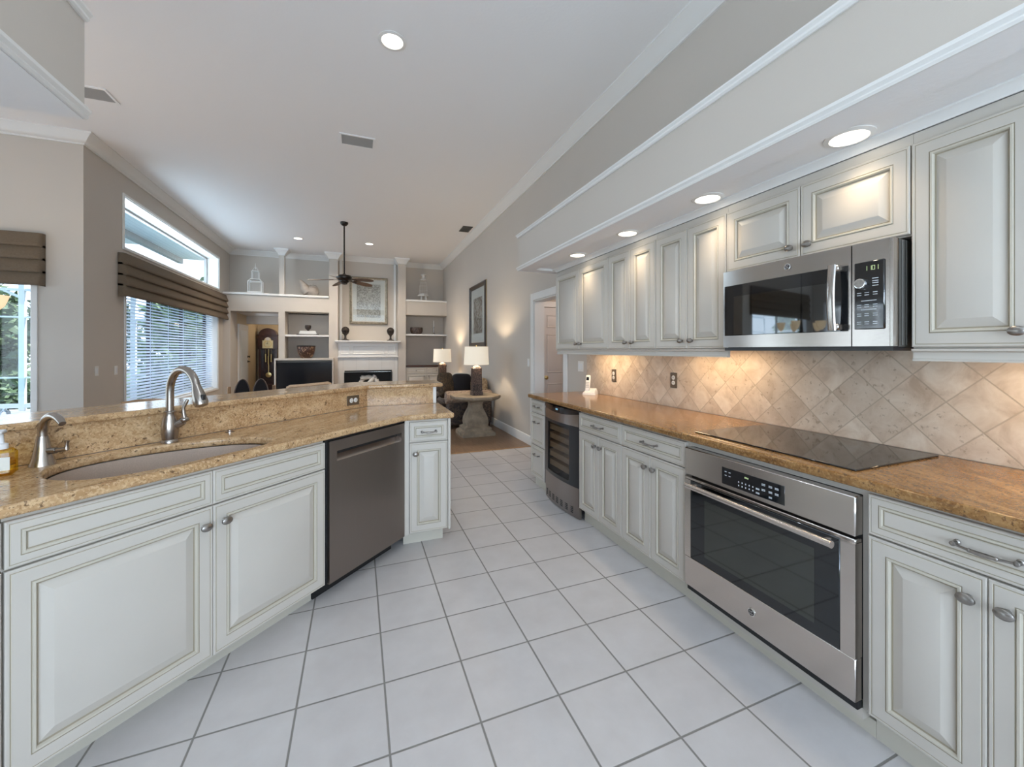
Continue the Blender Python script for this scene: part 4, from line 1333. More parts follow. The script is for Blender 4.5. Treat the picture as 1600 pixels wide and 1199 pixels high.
# chandelier in the nook
r = thing('chandelier', 'dark iron chandelier with glowing amber bowl shades at the left edge', 'chandelier', (-3.10, 4.40, 0))
MB().lathe([(0.065, CZ - 0.0005), (0.06, CZ - 0.03), (0.015, CZ - 0.05)], n=16).build('canopy', 'bronze_dark', r)
MB().tube([(0, 0, CZ - 0.05), (0, 0, 2.12)], 0.008, 8).build('chain', 'bronze_dark', r)
MB().lathe([(0.012, 2.14), (0.03, 2.05), (0.018, 1.90), (0.035, 1.75), (0.05, 1.66), (0.03, 1.58), (0.008, 1.52)], n=14).build('column', 'bronze_dark', r)
for k in range(5):
    a = R(-18 + 72 * k)
    cx_, cy_ = 0.46 * math.cos(a), 0.46 * math.sin(a)
    pth = []
    for i in range(15):
        f = i / 14
        rr = 0.03 + 0.43 * f
        pth.append((rr * math.cos(a), rr * math.sin(a), 1.62 - 0.10 * math.sin(f * PI) + 0.03 * f))
    arm = MB(); arm.tube(pth, 0.008, 8)
    scr = []
    for i in range(20):
        t = i / 19 * 1.7 * PI; q = 0.075 - 0.035 * i / 19
        rr = 0.44 + q * math.cos(t)
        scr.append((rr * math.cos(a), rr * math.sin(a), 1.535 + q * math.sin(t)))
    arm.tube(scr, 0.006, 6)
    o = arm.build('arm', 'bronze_dark', r)
    sh = MB(); sh.lathe([(0.018, 1.690), (0.045, 1.705), (0.075, 1.738), (0.088, 1.775), (0.104, 1.828), (0.099, 1.828), (0.083, 1.778), (0.070, 1.744), (0.04, 1.712)], (cx_, cy_, 0), 20, caps=False)
    sh.build('shade', 'amber_shade', r)
    lamp('chandelier_bulb', 'POINT', (cx_, cy_, 1.79), 6, (1.0, 0.74, 0.46), parent=r, radius=0.03)

# ================================================================== WINDOW DRESSINGS
def roman_shade(label, length, z0, z1, tiers, depth, loc, rz):
    """local x along the wall, -y into the room."""
    r = thing('roman_shade', label, 'roman shade', loc, rz, 'brown roman shades')
    mb = MB(); n = tiers; h = (z1 - z0) / n
    for k in range(n):
        zt = z1 - k * h; zb = zt - h - 0.014
        d0 = depth + 0.003 * k; d1 = d0 + 0.040
        zt2 = zt + (0.0 if k == 0 else 0.012)
        prof = [(d0, zt2), (d0 + 0.008, zt - h * 0.30), (d1, zb + 0.035), (d1 - 0.002, zb + 0.008), (d1 - 0.014, zb), (d0 - 0.012, zb + 0.012), (d0 - 0.012, zt2)]
        # front panel with returns at both ends
        rings = []
        for x, e in ((0, 0), (0.0, 1), (0.03, 2), (length - 0.03, 2), (length, 1), (length, 0)):
            if e == 0: rings.append([(x, -0.004, z) for d, z in prof])
            elif e == 1: rings.append([(x + (0.012 * (1 if x == 0 else -1) if d < d0 else 0), -max(d - 0.022, 0.006), z) for d, z in prof])
            else: rings.append([(x, -d, z) for d, z in prof])
        mb.loft(rings, True, True, True)
    mb.build('cloth', 'shade_cloth', r, ang=55)
    MB().box(0.004, -depth + 0.018, z0 + 0.02, length - 0.004, -0.003, z1 - 0.004).build('lining', 'shade_cloth', r, smooth=False)
    return r
roman_shade('wide brown roman shade over the blinds, under the clerestory window', 4.55, 2.095, 2.66, 4, 0.070, (LX + 0.001, 6.93, 0), PI / 2)
roman_shade('brown roman shade at the left edge of the photo, over the nook window', 3.10, 2.095, 2.665, 4, 0.070, (NX1 + 0.115 - 3.10, NY - 0.001, 0), 0)

r = thing('window_blind', 'white horizontal slat blind in the large living room window', 'blind', (LX - 0.10, (VY0 + VY1) / 2, 0))
mb = MB(); L2 = (VY1 - VY0) / 2 - 0.02
nsl = 37
for i in range(nsl):
    zz = VZ0 + 0.06 + i * 0.0475
    a = R(-34); cw, sw = 0.024 * math.cos(a), 0.024 * math.sin(a)
    mb.loft([[(-cw, -L2, zz - sw), (0, -L2, zz + 0.002), (cw, -L2, zz + sw), (0, -L2, zz + 0.0005)], [(-cw, L2, zz - sw), (0, L2, zz + 0.002), (cw, L2, zz + sw), (0, L2, zz + 0.0005)]], True, True, True)
mb.build('slats', 'blind_slat', r, smooth=False)
mb = MB()
for yy in (-1.75, -0.95, -0.3, 0.35, 1.0, 1.75): mb.box(-0.003, yy - 0.012, VZ0 + 0.04, -0.002, yy + 0.012, VZ1 - 0.06); mb.box(0.025, yy - 0.002, VZ0 + 0.04, 0.026, yy + 0.002, VZ1 - 0.06)
mb.build('ladder_tapes', 'blind_slat', r, smooth=False)
MB().box(-0.028, -L2, VZ1 - 0.075, 0.028, L2, VZ1 - 0.015).build('headrail', 'trim_white', r, smooth=False)
MB().box(-0.025, -L2, VZ0 + 0.016, 0.025, L2, VZ0 + 0.036).build('bottom_rail', 'trim_white', r, smooth=False)

# ================================================================== OUTLETS, SWITCHES, PHONE
def outlet(label, loc, rz, roll=0.0, plate='plastic_brown', group='brown outlets'):
    r = thing('wall_outlet', label, 'outlet', loc, rz, group)
    def T(mb): mb.X = Matrix.Rotation(roll, 4, 'Y'); return mb
    T(MB()).box(-0.036, -0.007, -0.060, 0.036, 0, 0.060, 0, 0.003).build('plate', plate, r)
    for s_ in (-1, 1):
        m_ = T(MB()); m_.X = m_.X @ Matrix.Translation((0, -0.0065, s_ * 0.0205)) @ Matrix.Rotation(PI / 2, 4, 'X')
        m_.lathe([(0.0175, 0), (0.0175, 0.0025), (0.016, 0.0032)], n=18)
        sock = m_.build('socket', 'plastic_white', r)
        q = T(MB())
        for xx in (-0.006, 0.006): q.box(xx - 0.0012, -0.0102, s_ * 0.0205 - 0.002, xx + 0.0012, -0.0098, s_ * 0.0205 + 0.006)
        q.build('slots', 'gap_black', sock, smooth=False)
    return r
SPX = WX - 0.0105
outlet('brown outlet on the travertine beside the white phone', (SPX, 3.32, 1.126), -PI / 2)
outlet('brown outlet on the travertine nearer the cooktop', (SPX, 2.515, 1.135), -PI / 2)
x, y = pen(0.515, PN)
outlet('brown outlet lying sideways on the granite upstand', (x, y, 0.990), PI / 4, PI / 2)
def switch(label, loc, rz, gangs=1):
    r = thing('light_switch', label, 'light switch', loc, rz, 'white wall switches')
    w_ = 0.036 + 0.023 * (gangs - 1)
    MB().box(-w_, -0.006, -0.058, w_, 0, 0.058, 0, 0.003).build('plate', 'plastic_white', r)
    for k in range(gangs):
        xx = (k - (gangs - 1) / 2) * 0.046
        MB().box(xx - 0.016, -0.0095, -0.033, xx + 0.016, -0.0055, 0.033, 0, 0.002).build('rocker', 'soap_white', r)
switch('white light switch on the left wall, the one by the nook corner', (LX + 0.0005, 6.47, 1.12), PI / 2)
switch('white light switch on the left wall, the one by the blinds', (LX + 0.0005, 6.89, 1.11), PI / 2)
switch('white double switch plate on the right wall between doorway and travertine', (WX - 0.0005, 3.97, 1.19), -PI / 2, 2)
switch('white switch plate on the right wall at the living room side of the doorway', (WX - 0.0005, 5.475, 1.19), -PI / 2)

r = thing('cordless_phone', 'white cordless phone standing in its cradle on the counter', 'phone', (2.17, 3.56, CT1), R(-48))
cr = MB(); cr.loft([[(-0.060, -0.05, 0.0005), (0.075, -0.05, 0.0005), (0.075, 0.05, 0.0005), (-0.060, 0.05, 0.0005)], [(-0.055, -0.045, 0.02), (0.070, -0.045, 0.02), (0.070, 0.045, 0.035), (-0.055, 0.045, 0.035)], [(-0.045, -0.030, 0.028), (0.060, -0.030, 0.028), (0.060, 0.040, 0.060), (-0.045, 0.040, 0.060)]], True, True, True)
cr.build('cradle', 'plastic_white', r)
hs = MB(); hs.X = Matrix.Translation((-0.022, 0.0, 0.045)) @ Matrix.Rotation(R(-14), 4, 'X')
hs.box(-0.024, -0.014, -0.02, 0.024, 0.014, 0.150, 0, 0.008)
h = hs.build('handset', 'plastic_white', r)
q = MB(); q.X = hs.X; q.box(-0.014, -0.0152, 0.095, 0.014, -0.0138, 0.128); q.build('phone_screen', 'screen_black', h)
q = MB(); q.X = hs.X
for i in range(3):
    for j in range(4): q.box(-0.017 + i * 0.0125, -0.0152, 0.02 + j * 0.016, -0.008 + i * 0.0125, -0.0138, 0.030 + j * 0.016)
q.build('phone_keys', 'vent_grey', h)

# ================================================================== FAR WALL FURNISHINGS
# shelf bay left of the chimney
tag(box('wall_shelf', 'trim_white', P1b + 0.001, FY + 0.02, 1.710, P2a - 0.001, BY - 0.001, 1.757, bev=0.003), 'white shelf in the bay above the television', 'shelf')
tag(box('wall_shelf', 'trim_white', P3b + 0.001, FY + 0.02, 1.770, WX - 0.002, BY - 0.001, 1.815, bev=0.003), 'white shelf in the right bay above the low cabinet', 'shelf')
r = thing('television_cabinet', 'white box cabinet that frames the black television', 'cabinet', (-1.205, FY - 0.30, 0))
mb = MB(); hw = 0.637
mb.box(-hw, 0, 0, -hw + 0.03, 0.295, 1.13); mb.box(hw - 0.03, 0, 0, hw, 0.295, 1.13); mb.box(-hw, 0, 1.13, hw, 0.295, 1.176); mb.box(-hw + 0.03, 0.27, 0, hw - 0.03, 0.295, 1.13); mb.box(-hw + 0.03, 0, 0, hw - 0.03, 0.27, 0.36)
mb.build('case', 'wall_paint', r, smooth=False)
r = thing('television', 'flat black television inside the white cabinet', 'television', (-1.205, FY - 0.27, 0.361))
MB().box(-0.598, 0.02, 0.05, 0.598, 0.06, 0.715, 0, 0.006).build('bezel', 'black_plastic', r)
MB().box(-0.588, 0.0185, 0.06, 0.588, 0.0199, 0.705).build('screen', 'screen_black', r, smooth=False)
MB().box(-0.2, 0.0, 0.0005, 0.2, 0.16, 0.05, 0, 0.01).build('stand', 'black_plastic', r)
# items on the shelves and ledges
r = thing('decorative_box', 'white lidded box with a dark cup on top, on the shelf over the television', 'box', (-1.17, FY + 0.12, 1.757))
MB().box(-0.25, -0.10, 0.0005, 0.25, 0.10, 0.018, 0, 0.004).build('tray', 'bronze_dark', r)
mb = MB(); mb.loft([[(-0.20, -0.08, 0.018), (0.20, -0.08, 0.018), (0.20, 0.08, 0.018), (-0.20, 0.08, 0.018)], [(-0.17, -0.07, 0.10), (0.17, -0.07, 0.10), (0.17, 0.07, 0.10), (-0.17, 0.07, 0.10)]], True, True, True)
mb.build('lid', 'ceramic_white', r, smooth=False)
MB().lathe([(0.03, 0.10), (0.025, 0.12), (0.065, 0.16), (0.075, 0.21), (0.07, 0.245), (0.062, 0.245), (0.06, 0.18)], n=16).build('cup', 'iron_dark', r)
r = thing('decorative_vase', 'dark brown figured vase on top of the television cabinet', 'vase', (-1.185, FY - 0.14, 1.176))
MB().lathe([(0.10, 0.0005), (0.13, 0.02), (0.18, 0.12), (0.20, 0.22), (0.205, 0.29), (0.20, 0.305), (0.185, 0.29), (0.16, 0.15), (0.08, 0.03)], n=28, sy=0.55).build('vase_body', 'bowl_figured', r)
MB().lathe([(0.196, 0.275), (0.208, 0.285), (0.208, 0.305), (0.196, 0.310)], n=28, sy=0.55, caps=False).build('rim', 'bronze_dark', r)
# white wire bird cage
r = thing('bird_cage', 'white wire bird cage with a turret on the high left ledge', 'bird cage', (-2.31, FY + 0.16, 2.742))
b_ = MB(); b_.box(-0.15, -0.10, 0.0005, 0.15, 0.10, 0.03); b_.build('base', 'wire_white', r)
fr_ = MB()
for sx in (-1, 1):
    for sy in (-1, 1): fr_.box(sx * 0.14 - 0.010, sy * 0.09 - 0.010, 0.03, sx * 0.14 + 0.010, sy * 0.09 + 0.010, 0.29)
for z in (0.03, 0.28):
    for sy in (-1, 1): fr_.box(-0.14, sy * 0.09 - 0.008, z, 0.14, sy * 0.09 + 0.008, z + 0.018)
for sy in (-1, 1):
    fr_.tube([(-0.14, sy * 0.09, 0.29), (-0.09, sy * 0.06, 0.345), (0.09, sy * 0.06, 0.345), (0.14, sy * 0.09, 0.29)], 0.012, 6)
fr_.box(-0.10, -0.065, 0.335, 0.10, 0.065, 0.355)
for sx in (-1, 1):
    for sy in (-1, 1): fr_.box(sx * 0.075 - 0.006, sy * 0.05 - 0.006, 0.355, sx * 0.075 + 0.006, sy * 0.05 + 0.006, 0.54)
fr_.box(-0.085, -0.06, 0.53, 0.085, 0.06, 0.545)
fr_.tube([(0, 0, 0.60), (0, 0, 0.74)], [0.012, 0.003], 6)
fr_.build('frame', 'wire_white', r)
wr = MB()
for i in range(11):
    xx = -0.125 + i * 0.025
    for sy in (-1, 1): wr.box(xx - 0.0018, sy * 0.09 - 0.0018, 0.03, xx + 0.0018, sy * 0.09 + 0.0018, 0.29)
for i in range(7):
    xx = -0.06 + i * 0.02
    for sy in (-1, 1):
        wr.box(xx - 0.0018, sy * 0.05 - 0.0018, 0.355, xx + 0.0018, sy * 0.05 + 0.0018, 0.54)
for i in range(8):
    a = i * PI / 4
    wr.tube([(0.08 * math.cos(a), 0.055 * math.sin(a), 0.545), (0.045 * math.cos(a), 0.04 * math.sin(a), 0.60), (0.008 * math.cos(a), 0.008 * math.sin(a), 0.655)], 0.003, 5)
wr.build('wires', 'wire_white', r)
# grey pitcher with long spout
r = thing('pitcher', 'grey pottery pitcher with a tall slanted spout on the high ledge', 'pitcher', (-1.09, FY + 0.14, 2.742))
MB().lathe([(0.09, 0.0005), (0.14, 0.03), (0.17, 0.10), (0.155, 0.17), (0.11, 0.225), (0.09, 0.235)], n=24, sy=0.7).build('vessel', 'pottery_grey', r)
MB().tube([(-0.08, 0, 0.08), (-0.14, 0, 0.17), (-0.19, 0, 0.27), (-0.24, 0, 0.36), (-0.27, 0, 0.40)], [0.13, 0.125, 0.085, 0.045, 0.02], 14).build('spout', 'pottery_grey', r)
MB().tube([(-0.06, 0, 0.22), (-0.03, 0, 0.275), (0.04, 0, 0.295), (0.11, 0, 0.265), (0.145, 0, 0.18)], 0.014, 10).build('handle', 'pottery_grey', r)
# white lantern and others in the right bay
r = thing('lantern', 'white metal lantern on the high right ledge', 'lantern', (1.69, FY + 0.16, 2.752))
mb = MB()
for sx in (-1, 1):
    for sy in (-1, 1): mb.tube([(sx * 0.07, sy * 0.07, 0.0005), (sx * 0.055, sy * 0.055, 0.13)], 0.020, 6)
mb.lathe([(0.17, 0.125), (0.16, 0.14), (0.10, 0.19), (0.09, 0.20)], n=4); mb.build('base', 'wire_white', r)
mb = MB()
for k in range(12):
    a = 2 * PI * k / 12
    mb.tube([(0.11 * math.cos(a), 0.11 * math.sin(a), 0.18), (0.105 * math.cos(a), 0.105 * math.sin(a), 0.40), (0.07 * math.cos(a), 0.07 * math.sin(a), 0.57)], 0.003, 5)
for z, q in ((0.28, 0.108), (0.40, 0.106), (0.50, 0.085)): mb.lathe([(q, z), (q + 0.006, z + 0.004), (q, z + 0.008)], n=20, caps=False)
mb.build('wires', 'wire_white', r)
MB().lathe([(0.095, 0.565), (0.10, 0.58), (0.05, 0.62), (0.045, 0.70), (0.07, 0.715), (0.07, 0.73), (0.02, 0.745)], n=16).build('cap', 'wire_white', r)
r = thing('decorative_bowl', 'dark figured oval bowl on the right bay shelf', 'bowl', (1.50, FY + 0.15, 1.815))
MB().lathe([(0.10, 0.0005), (0.145, 0.03), (0.17, 0.09), (0.172, 0.15), (0.165, 0.19), (0.150, 0.19), (0.15, 0.10), (0.09, 0.03)], n=28, sy=0.6).build('bowl_body', 'bowl_figured', r).data.materials[0] = M['lamp_carved']
r = thing('candlestick', 'thin pale candlestick on the right bay shelf', 'candlestick', (1.97, FY + 0.12, 1.815))
MB().lathe([(0.05, 0.0005), (0.045, 0.015), (0.018, 0.04), (0.026, 0.08), (0.014, 0.12), (0.022, 0.20), (0.028, 0.205), (0.012, 0.21)], n=14).build('stand', 'pewter', r)
MB().lathe([(0.010, 0.21), (0.010, 0.38), (0.003, 0.385)], n=10).build('candle', 'ceramic_white', r)
# low cabinet in the right bay
r = thing('low_cabinet', 'cream low cabinet with a dark top in the right bay', 'cabinet', (P3b + 0.003, FY + 0.03, 0))
w = WX - P3b - 0.008
MB().box(0, 0, 0, w, 0.48, 0.91).build('body', 'cabinet_paint', r, smooth=False)
MB().box(-0.001, -0.035, 0.911, w + 0.002, 0.48, 0.955, 0, 0.005).build('top', 'dark_wood', r)
c = w / 2
for i in range(2):
    a = 0.01 + i * c; e_ = c - 0.01 + i * c
    d = add_front(r, 'drawer', a, e_, 0.74, 0.89, knob=((a + e_) / 2, 0.815))
    d = add_front(r, 'door', a, e_, 0.10, 0.72, knob=(e_ - 0.05 if i == 0 else a + 0.05, 0.66))
# fireplace
r = thing('fireplace', 'white tiled fireplace with a mantel and white gas logs', 'fireplace', (0.255, FY + 0.299, 0))
hw = 0.735
mb = MB()
mb.box(-0.80, -0.42, 1.585, 0.80, -0.001, 1.622, 0, 0.006); mb.box(-0.77, -0.375, 1.555, 0.77, -0.001, 1.585, 0, 0.01)
mb.build('mantel_shelf', 'trim_white', r)
mb = MB(); mb.box(-hw, -0.30, 1.19, hw, -0.001, 1.555)
for (a, e_) in ((-0.68, -0.46), (-0.40, 0.40), (0.46, 0.68)): nested(mb, a, 1.27, e_, 1.49, [(0, 0.02), (0, -0.012), (0.015, -0.012), (0.025, -0.001)], y=-0.30)
mb.box(-hw - 0.01, -0.32, 1.185, hw + 0.01, -0.30, 1.215, 0, 0.004)
mb.build('frieze', 'trim_white', r)
mb = MB(); fx = 0.58; fz = 0.83
mb.box(-hw, -0.28, 0, -fx, -0.001, 1.185); mb.box(fx, -0.28, 0, hw, -0.001, 1.185); mb.box(-fx, -0.28, fz, fx, -0.001, 1.185)
for i in range(5):
    xx = -hw + 0.12 + i * 0.315
    mb.box(xx - 0.002, -0.2815, fz + 0.02, xx + 0.002, -0.28, 1.184, 1)
mb.build('tile_surround', ['tile_fireplace', 'vent_grey'], r, smooth=False)
mb = MB(); mb.box(-fx + 0.001, -0.02, 0.03, fx - 0.001, -0.002, fz - 0.001); mb.box(-fx + 0.001, -0.28, 0, fx - 0.001, -0.002, 0.03)
mb.build('firebox', 'gap_black', r, smooth=False)
mb = MB(); mb.box(-fx, -0.292, fz - 0.035, fx, -0.281, fz + 0.015); mb.box(-fx - 0.012, -0.292, 0, -fx + 0.012, -0.281, fz - 0.035); mb.box(fx - 0.012, -0.292, 0, fx + 0.012, -0.281, fz - 0.035)
mb.build('metal_frame', 'gap_black', r, smooth=False)
MB().box(-fx + 0.01, -0.2935, fz - 0.030, fx - 0.01, -0.2925, fz - 0.020).build('frame_strip', 'chrome', r, smooth=False)
lg = MB()
rr_ = random.Random(5)
lg.tube([(-0.24, -0.18, 0.42), (-0.14, -0.16, 0.62), (-0.13, -0.15, 0.70)], [0.06, 0.055, 0.05], 10)
lg.tube([(-0.20, -0.18, 0.62), (0.0, -0.17, 0.66), (0.20, -0.16, 0.60)], [0.055, 0.06, 0.055], 10)
lg.tube([(-0.02, -0.2, 0.45), (0.10, -0.18, 0.60), (0.16, -0.16, 0.70)], [0.06, 0.06, 0.05], 10)
lg.tube([(0.24, -0.2, 0.40), (0.20, -0.18, 0.60)], [0.06, 0.055], 10)
lg.tube([(-0.35, -0.14, 0.36), (0.35, -0.14, 0.38)], 0.07, 10); lg.build('gas_logs', 'log_white', r)
MB().box(-0.3, -0.22, 0.03, 0.3, -0.08, 0.30).build('grate', 'iron_dark', r, smooth=False)
# white moulding frame on the chimney breast
struct(box('trim_chimney_left', 'trim_white', P2b + 0.03, FY + 0.270, 1.64, P2b + 0.09, FY + 0.2995, CZ - 0.125, bev=0.006))
struct(box('trim_chimney_right', 'trim_white', P3a - 0.09, FY + 0.270, 1.64, P3a - 0.03, FY + 0.2995, CZ - 0.125, bev=0.006))
# large framed print over the mantel
r = thing('framed_print', 'large framed print of grey scrollwork over the mantel', 'picture', (0.265, FY + 0.299, 2.70))
def picture(r, w, h, fw_, fm, mat_w, print_m, dep=0.04):
    mb = MB()
    prof = [(0, 0.0), (0, -dep), (fw_ * 0.3, -dep - 0.008), (fw_ * 0.65, -dep + 0.012), (fw_, -dep + 0.016), (fw_, 0.0)]
    rings = [[(-w / 2 + i, y, -h / 2 + i), (w / 2 - i, y, -h / 2 + i), (w / 2 - i, y, h / 2 - i), (-w / 2 + i, y, h / 2 - i)] for i, y in prof]
    mb.loft(rings, True); mb.build('frame', fm, r, ang=20)
    MB().box(-w / 2 + fw_, -0.012, -h / 2 + fw_, w / 2 - fw_, -0.002, h / 2 - fw_).build('mat_board', 'mat_board', r, smooth=False)
    a, c = w / 2 - fw_ - mat_w, h / 2 - fw_ - mat_w
    return MB().box(-a, -0.0135, -c, a, -0.0121, c).build('print', print_m, r, smooth=False)
picture(r, 0.96, 1.26, 0.065, 'frame_silver', 0.115, 'print_scroll')
MB().box(-0.40, -0.019, -0.55, 0.40, -0.017, 0.55).build('picture_glass', 'window_glass', r, smooth=False)
for lb, xx in (('dark openwork sphere on a stand, at the left end of the mantel', -0.305), ('dark openwork sphere on a stand, at the right end of the mantel', 0.807)):
    r = thing('sphere_ornament', lb, 'ornament', (xx, FY + 0.05, 1.622), 0, 'sphere ornaments on the mantel')
    MB().lathe([(0.10, 0.0005), (0.095, 0.018), (0.035, 0.04), (0.022, 0.09), (0.030, 0.14), (0.075, 0.185), (0.085, 0.20), (0.05, 0.205)], n=18).build('stand', 'iron_dark', r)
    b_ = MB()
    b_.ball((0, 0, 0.265), 0.078, 16, 10)
    for k in range(5):
        a = k * PI / 5
        b_.tube([(0.086 * math.cos(t) * math.cos(a), 0.086 * math.cos(t) * math.sin(a), 0.265 + 0.086 * math.sin(t)) for t in [2 * PI * i / 20 for i in range(21)]], 0.009, 6)
    b_.lathe([(0.083, 0.257), (0.094, 0.265), (0.083, 0.273)], n=20, caps=False)
    b_.build('sphere', 'iron_dark', r)
# framed print on the right wall
r = thing('framed_print', 'tall dark framed print hanging on the right wall', 'picture', (WX - 0.0005, 8.15, 2.09), -PI / 2)
o = picture(r, 1.20, 1.29, 0.085, 'frame_dark', 0.19, 'print_shell')
MB().box(-0.50, -0.031, -0.55, 0.50, -0.029, 0.55).build('picture_glass', 'window_glass', r, smooth=False)
mb = MB()
prof = [(-0.012, 0.0), (-0.012, -0.018), (0.0, -0.018), (0.0, 0.0)]
mb.loft([[(-0.6 + i, y, -0.645 + i), (0.6 - i, y, -0.645 + i), (0.6 - i, y, 0.645 - i), (-0.6 + i, y, 0.645 - i)] for i, y in prof], True)
mb.build('gilt_edge', 'frame_gold', r)

# grandfather clock in the passage
r = thing('grandfather_clock', 'dark wood grandfather clock with a brass face and pendulum', 'clock', (-2.465, 13.88, 0))
mb = MB(); hw = 0.235
mb.box(-hw - 0.03, 0, 0, hw + 0.03, 0.28, 0.36, 0, 0.008)
mb.box(-hw, 0.02, 0.36, -hw + 0.055, 0.27, 1.40); mb.box(hw - 0.055, 0.02, 0.36, hw, 0.27, 1.40); mb.box(-hw + 0.055, 0.24, 0.36, hw - 0.055, 0.27, 1.40); mb.box(-hw + 0.055, 0.02, 0.36, hw - 0.055, 0.24, 0.40)
mb.build('case', 'dark_wood', r)
mb = MB(); mb.box(-hw - 0.02, 0.0, 1.40, hw + 0.02, 0.28, 1.80, 0, 0.006); mb.build('hood', 'dark_wood', r)
pts = [(-hw - 0.045, 1.80), (hw + 0.045, 1.80), (hw + 0.045, 1.835)] + [((hw - 0.01) * math.cos(a), 1.835 + 0.185 * math.sin(a)) for a in [PI * i / 14 for i in range(15)]] + [(-hw - 0.045, 1.835)]
mb = MB(); mb.loft([[(x_, -0.015, z_) for x_, z_ in pts], [(x_, 0.28, z_) for x_, z_ in pts]], True, True, True); mb.build('bonnet', 'dark_wood', r, ang=30)
pts = [(-0.135, 1.43), (0.135, 1.43), (0.135, 1.66)] + [(0.09 * math.cos(a), 1.66 + 0.09 * math.sin(a)) for a in [PI * i / 12 for i in range(13)]] + [(-0.135, 1.66)]
mb = MB(); mb.loft([[(x_, -0.004, z_) for x_, z_ in pts], [(x_, -0.0005, z_) for x_, z_ in pts]], True, True, True)
fc = mb.build('dial_plate', 'gold_face', r, smooth=False)
mb = MB(); mb.X = Matrix.Translation((0, -0.004, 1.555)) @ Matrix.Rotation(PI / 2, 4, 'X'); mb.lathe([(0.105, 0), (0.105, 0.004), (0.082, 0.004), (0.082, 0)], n=28, caps=False)
mb.build('chapter_ring', 'brass', fc)
mb = MB(); mb.box(-0.004, -0.012, 1.55, 0.004, -0.009, 1.63); mb.X = Matrix.Translation((0, 0, 1.555)) @ Matrix.Rotation(R(-60), 4, 'Y'); mb.box(-0.004, -0.012, 0, 0.004, -0.009, 0.055)
mb.build('hands', 'gap_black', fc, smooth=False)
mb = MB(); mb.X = Matrix.Translation((0, -0.004, 1.70)) @ Matrix.Rotation(PI / 2, 4, 'X'); mb.lathe([(0.001, 0.002), (0.055, 0.002), (0.055, 0)], n=20); mb.build('moon_dial', 'ceramic_white', fc)
for xx, zl in ((-0.072, 1.02), (0.0, 0.96), (0.072, 1.02)):
    MB().lathe([(0.018, zl), (0.018, zl + 0.24), (0.003, zl + 0.245), (0.003, 1.40)], (xx, 0.09, 0), 12).build('weight', 'brass', r)
mb = MB(); mb.box(-0.012, 0.12, 0.70, 0.012, 0.126, 1.40); mb.X = Matrix.Translation((0, 0.118, 0.64)) @ Matrix.Rotation(PI / 2, 4, 'X'); mb.lathe([(0.075, -0.004), (0.075, 0.006), (0.03, 0.012), (0.002, 0.013)], n=24); mb.build('pendulum', 'brass', r)

# ================================================================== LIVING ROOM FURNITURE
r = thing('pedestal_table', 'aged stone pedestal table with a carved baluster foot by the right wall', 'table', (1.78, 6.47, 0))
mb = MB()
oct_ = [(0.46 * math.cos(R(22.5 + 45 * k)) * 0.90, 0.46 * math.sin(R(22.5 + 45 * k))) for k in range(8)]
mb.loft([[(x_ * k, y_ * k, z) for x_, y_ in oct_] for k, z in ((0.90, 0.575), (0.97, 0.592), (1.0, 0.61), (1.0, 0.632), (0.985, 0.640))], True, True, True)
mb.build('table_top', 'stone_aged', r, ang=30)
mb = MB(); sq = lambda a, z: [(-a, -a, z), (a, -a, z), (a, a, z), (-a, a, z)]
mb.loft([sq(a, z) for a, z in ((0.265, 0.0), (0.265, 0.05), (0.235, 0.075), (0.215, 0.085), (0.215, 0.125), (0.17, 0.15))], True, True, True)
mb.build('plinth', 'stone_aged', r, ang=25)
mb = MB(); mb.loft([sq(a, z) for a, z in ((0.165, 0.15), (0.175, 0.20), (0.168, 0.27), (0.140, 0.35), (0.105, 0.43), (0.093, 0.49), (0.105, 0.53), (0.15, 0.560), (0.17, 0.575))], True, True, True)
mb.build('baluster', 'stone_aged', r, ang=25)

def table_lamp(label, loc, base_h, base_w, shade_r, sh0, sh1, e):
    r = thing('table_lamp', label, 'lamp', loc, 0, 'lit table lamps')
    mb = MB(); a = base_w / 2
    mb.loft([sq(k, z) for k, z in ((a * 1.12, 0.0005), (a * 1.12, 0.05), (a, 0.065), (a * 0.92, base_h - 0.03), (a * 0.97, base_h - 0.012), (a * 0.7, base_h))], True, True, True)
    mb.build('base', 'lamp_carved', r, ang=25)
    MB().lathe([(a * 0.75, base_h), (a * 0.78, base_h + 0.012), (0.02, base_h + 0.03), (0.012, sh0 + 0.10), (0.025, sh0 + 0.12), (0.012, sh0 + 0.15)], n=16).build('neck', 'pottery_grey', r)
    MB().lathe([(shade_r, sh0), (shade_r * 0.93, sh1), (shade_r * 0.92, sh1), (shade_r * 0.99, sh0)], n=36, caps=False).build('lamp_shade', 'linen_shade', r)
    MB().lathe([(0.002, sh1 - 0.03), (0.004, sh1 + 0.008), (0.010, sh1 + 0.016), (0.002, sh1 + 0.028)], n=10).build('finial', 'brass', r)
    lamp('lamp_bulb', 'POINT', (0, 0, (sh0 + sh1) / 2 + 0.03), e, (1.0, 0.80, 0.55), parent=r, radius=0.04)
    return r
table_lamp('lit white shade lamp on the aged stone table', (1.80, 6.47, 0.640), 0.45, 0.155, 0.205, 0.495, 0.79, 24)
r = thing('side_table', 'dark side table at the far end of the sofa', 'table', (1.87, 9.75, 0))
MB().box(-0.28, -0.28, 0.56, 0.28, 0.28, 0.60, 0, 0.006).build('table_top', 'dark_wood', r)
for sx in (-1, 1):
    for sy in (-1, 1): MB().box(sx * 0.23 - 0.02, sy * 0.23 - 0.02, 0, sx * 0.23 + 0.02, sy * 0.23 + 0.02, 0.56).build('leg', 'dark_wood', r)
table_lamp('lit white shade lamp farther back, left of the tall print', (1.87, 9.75, 0.60), 0.45, 0.17, 0.215, 0.49, 0.80, 24)

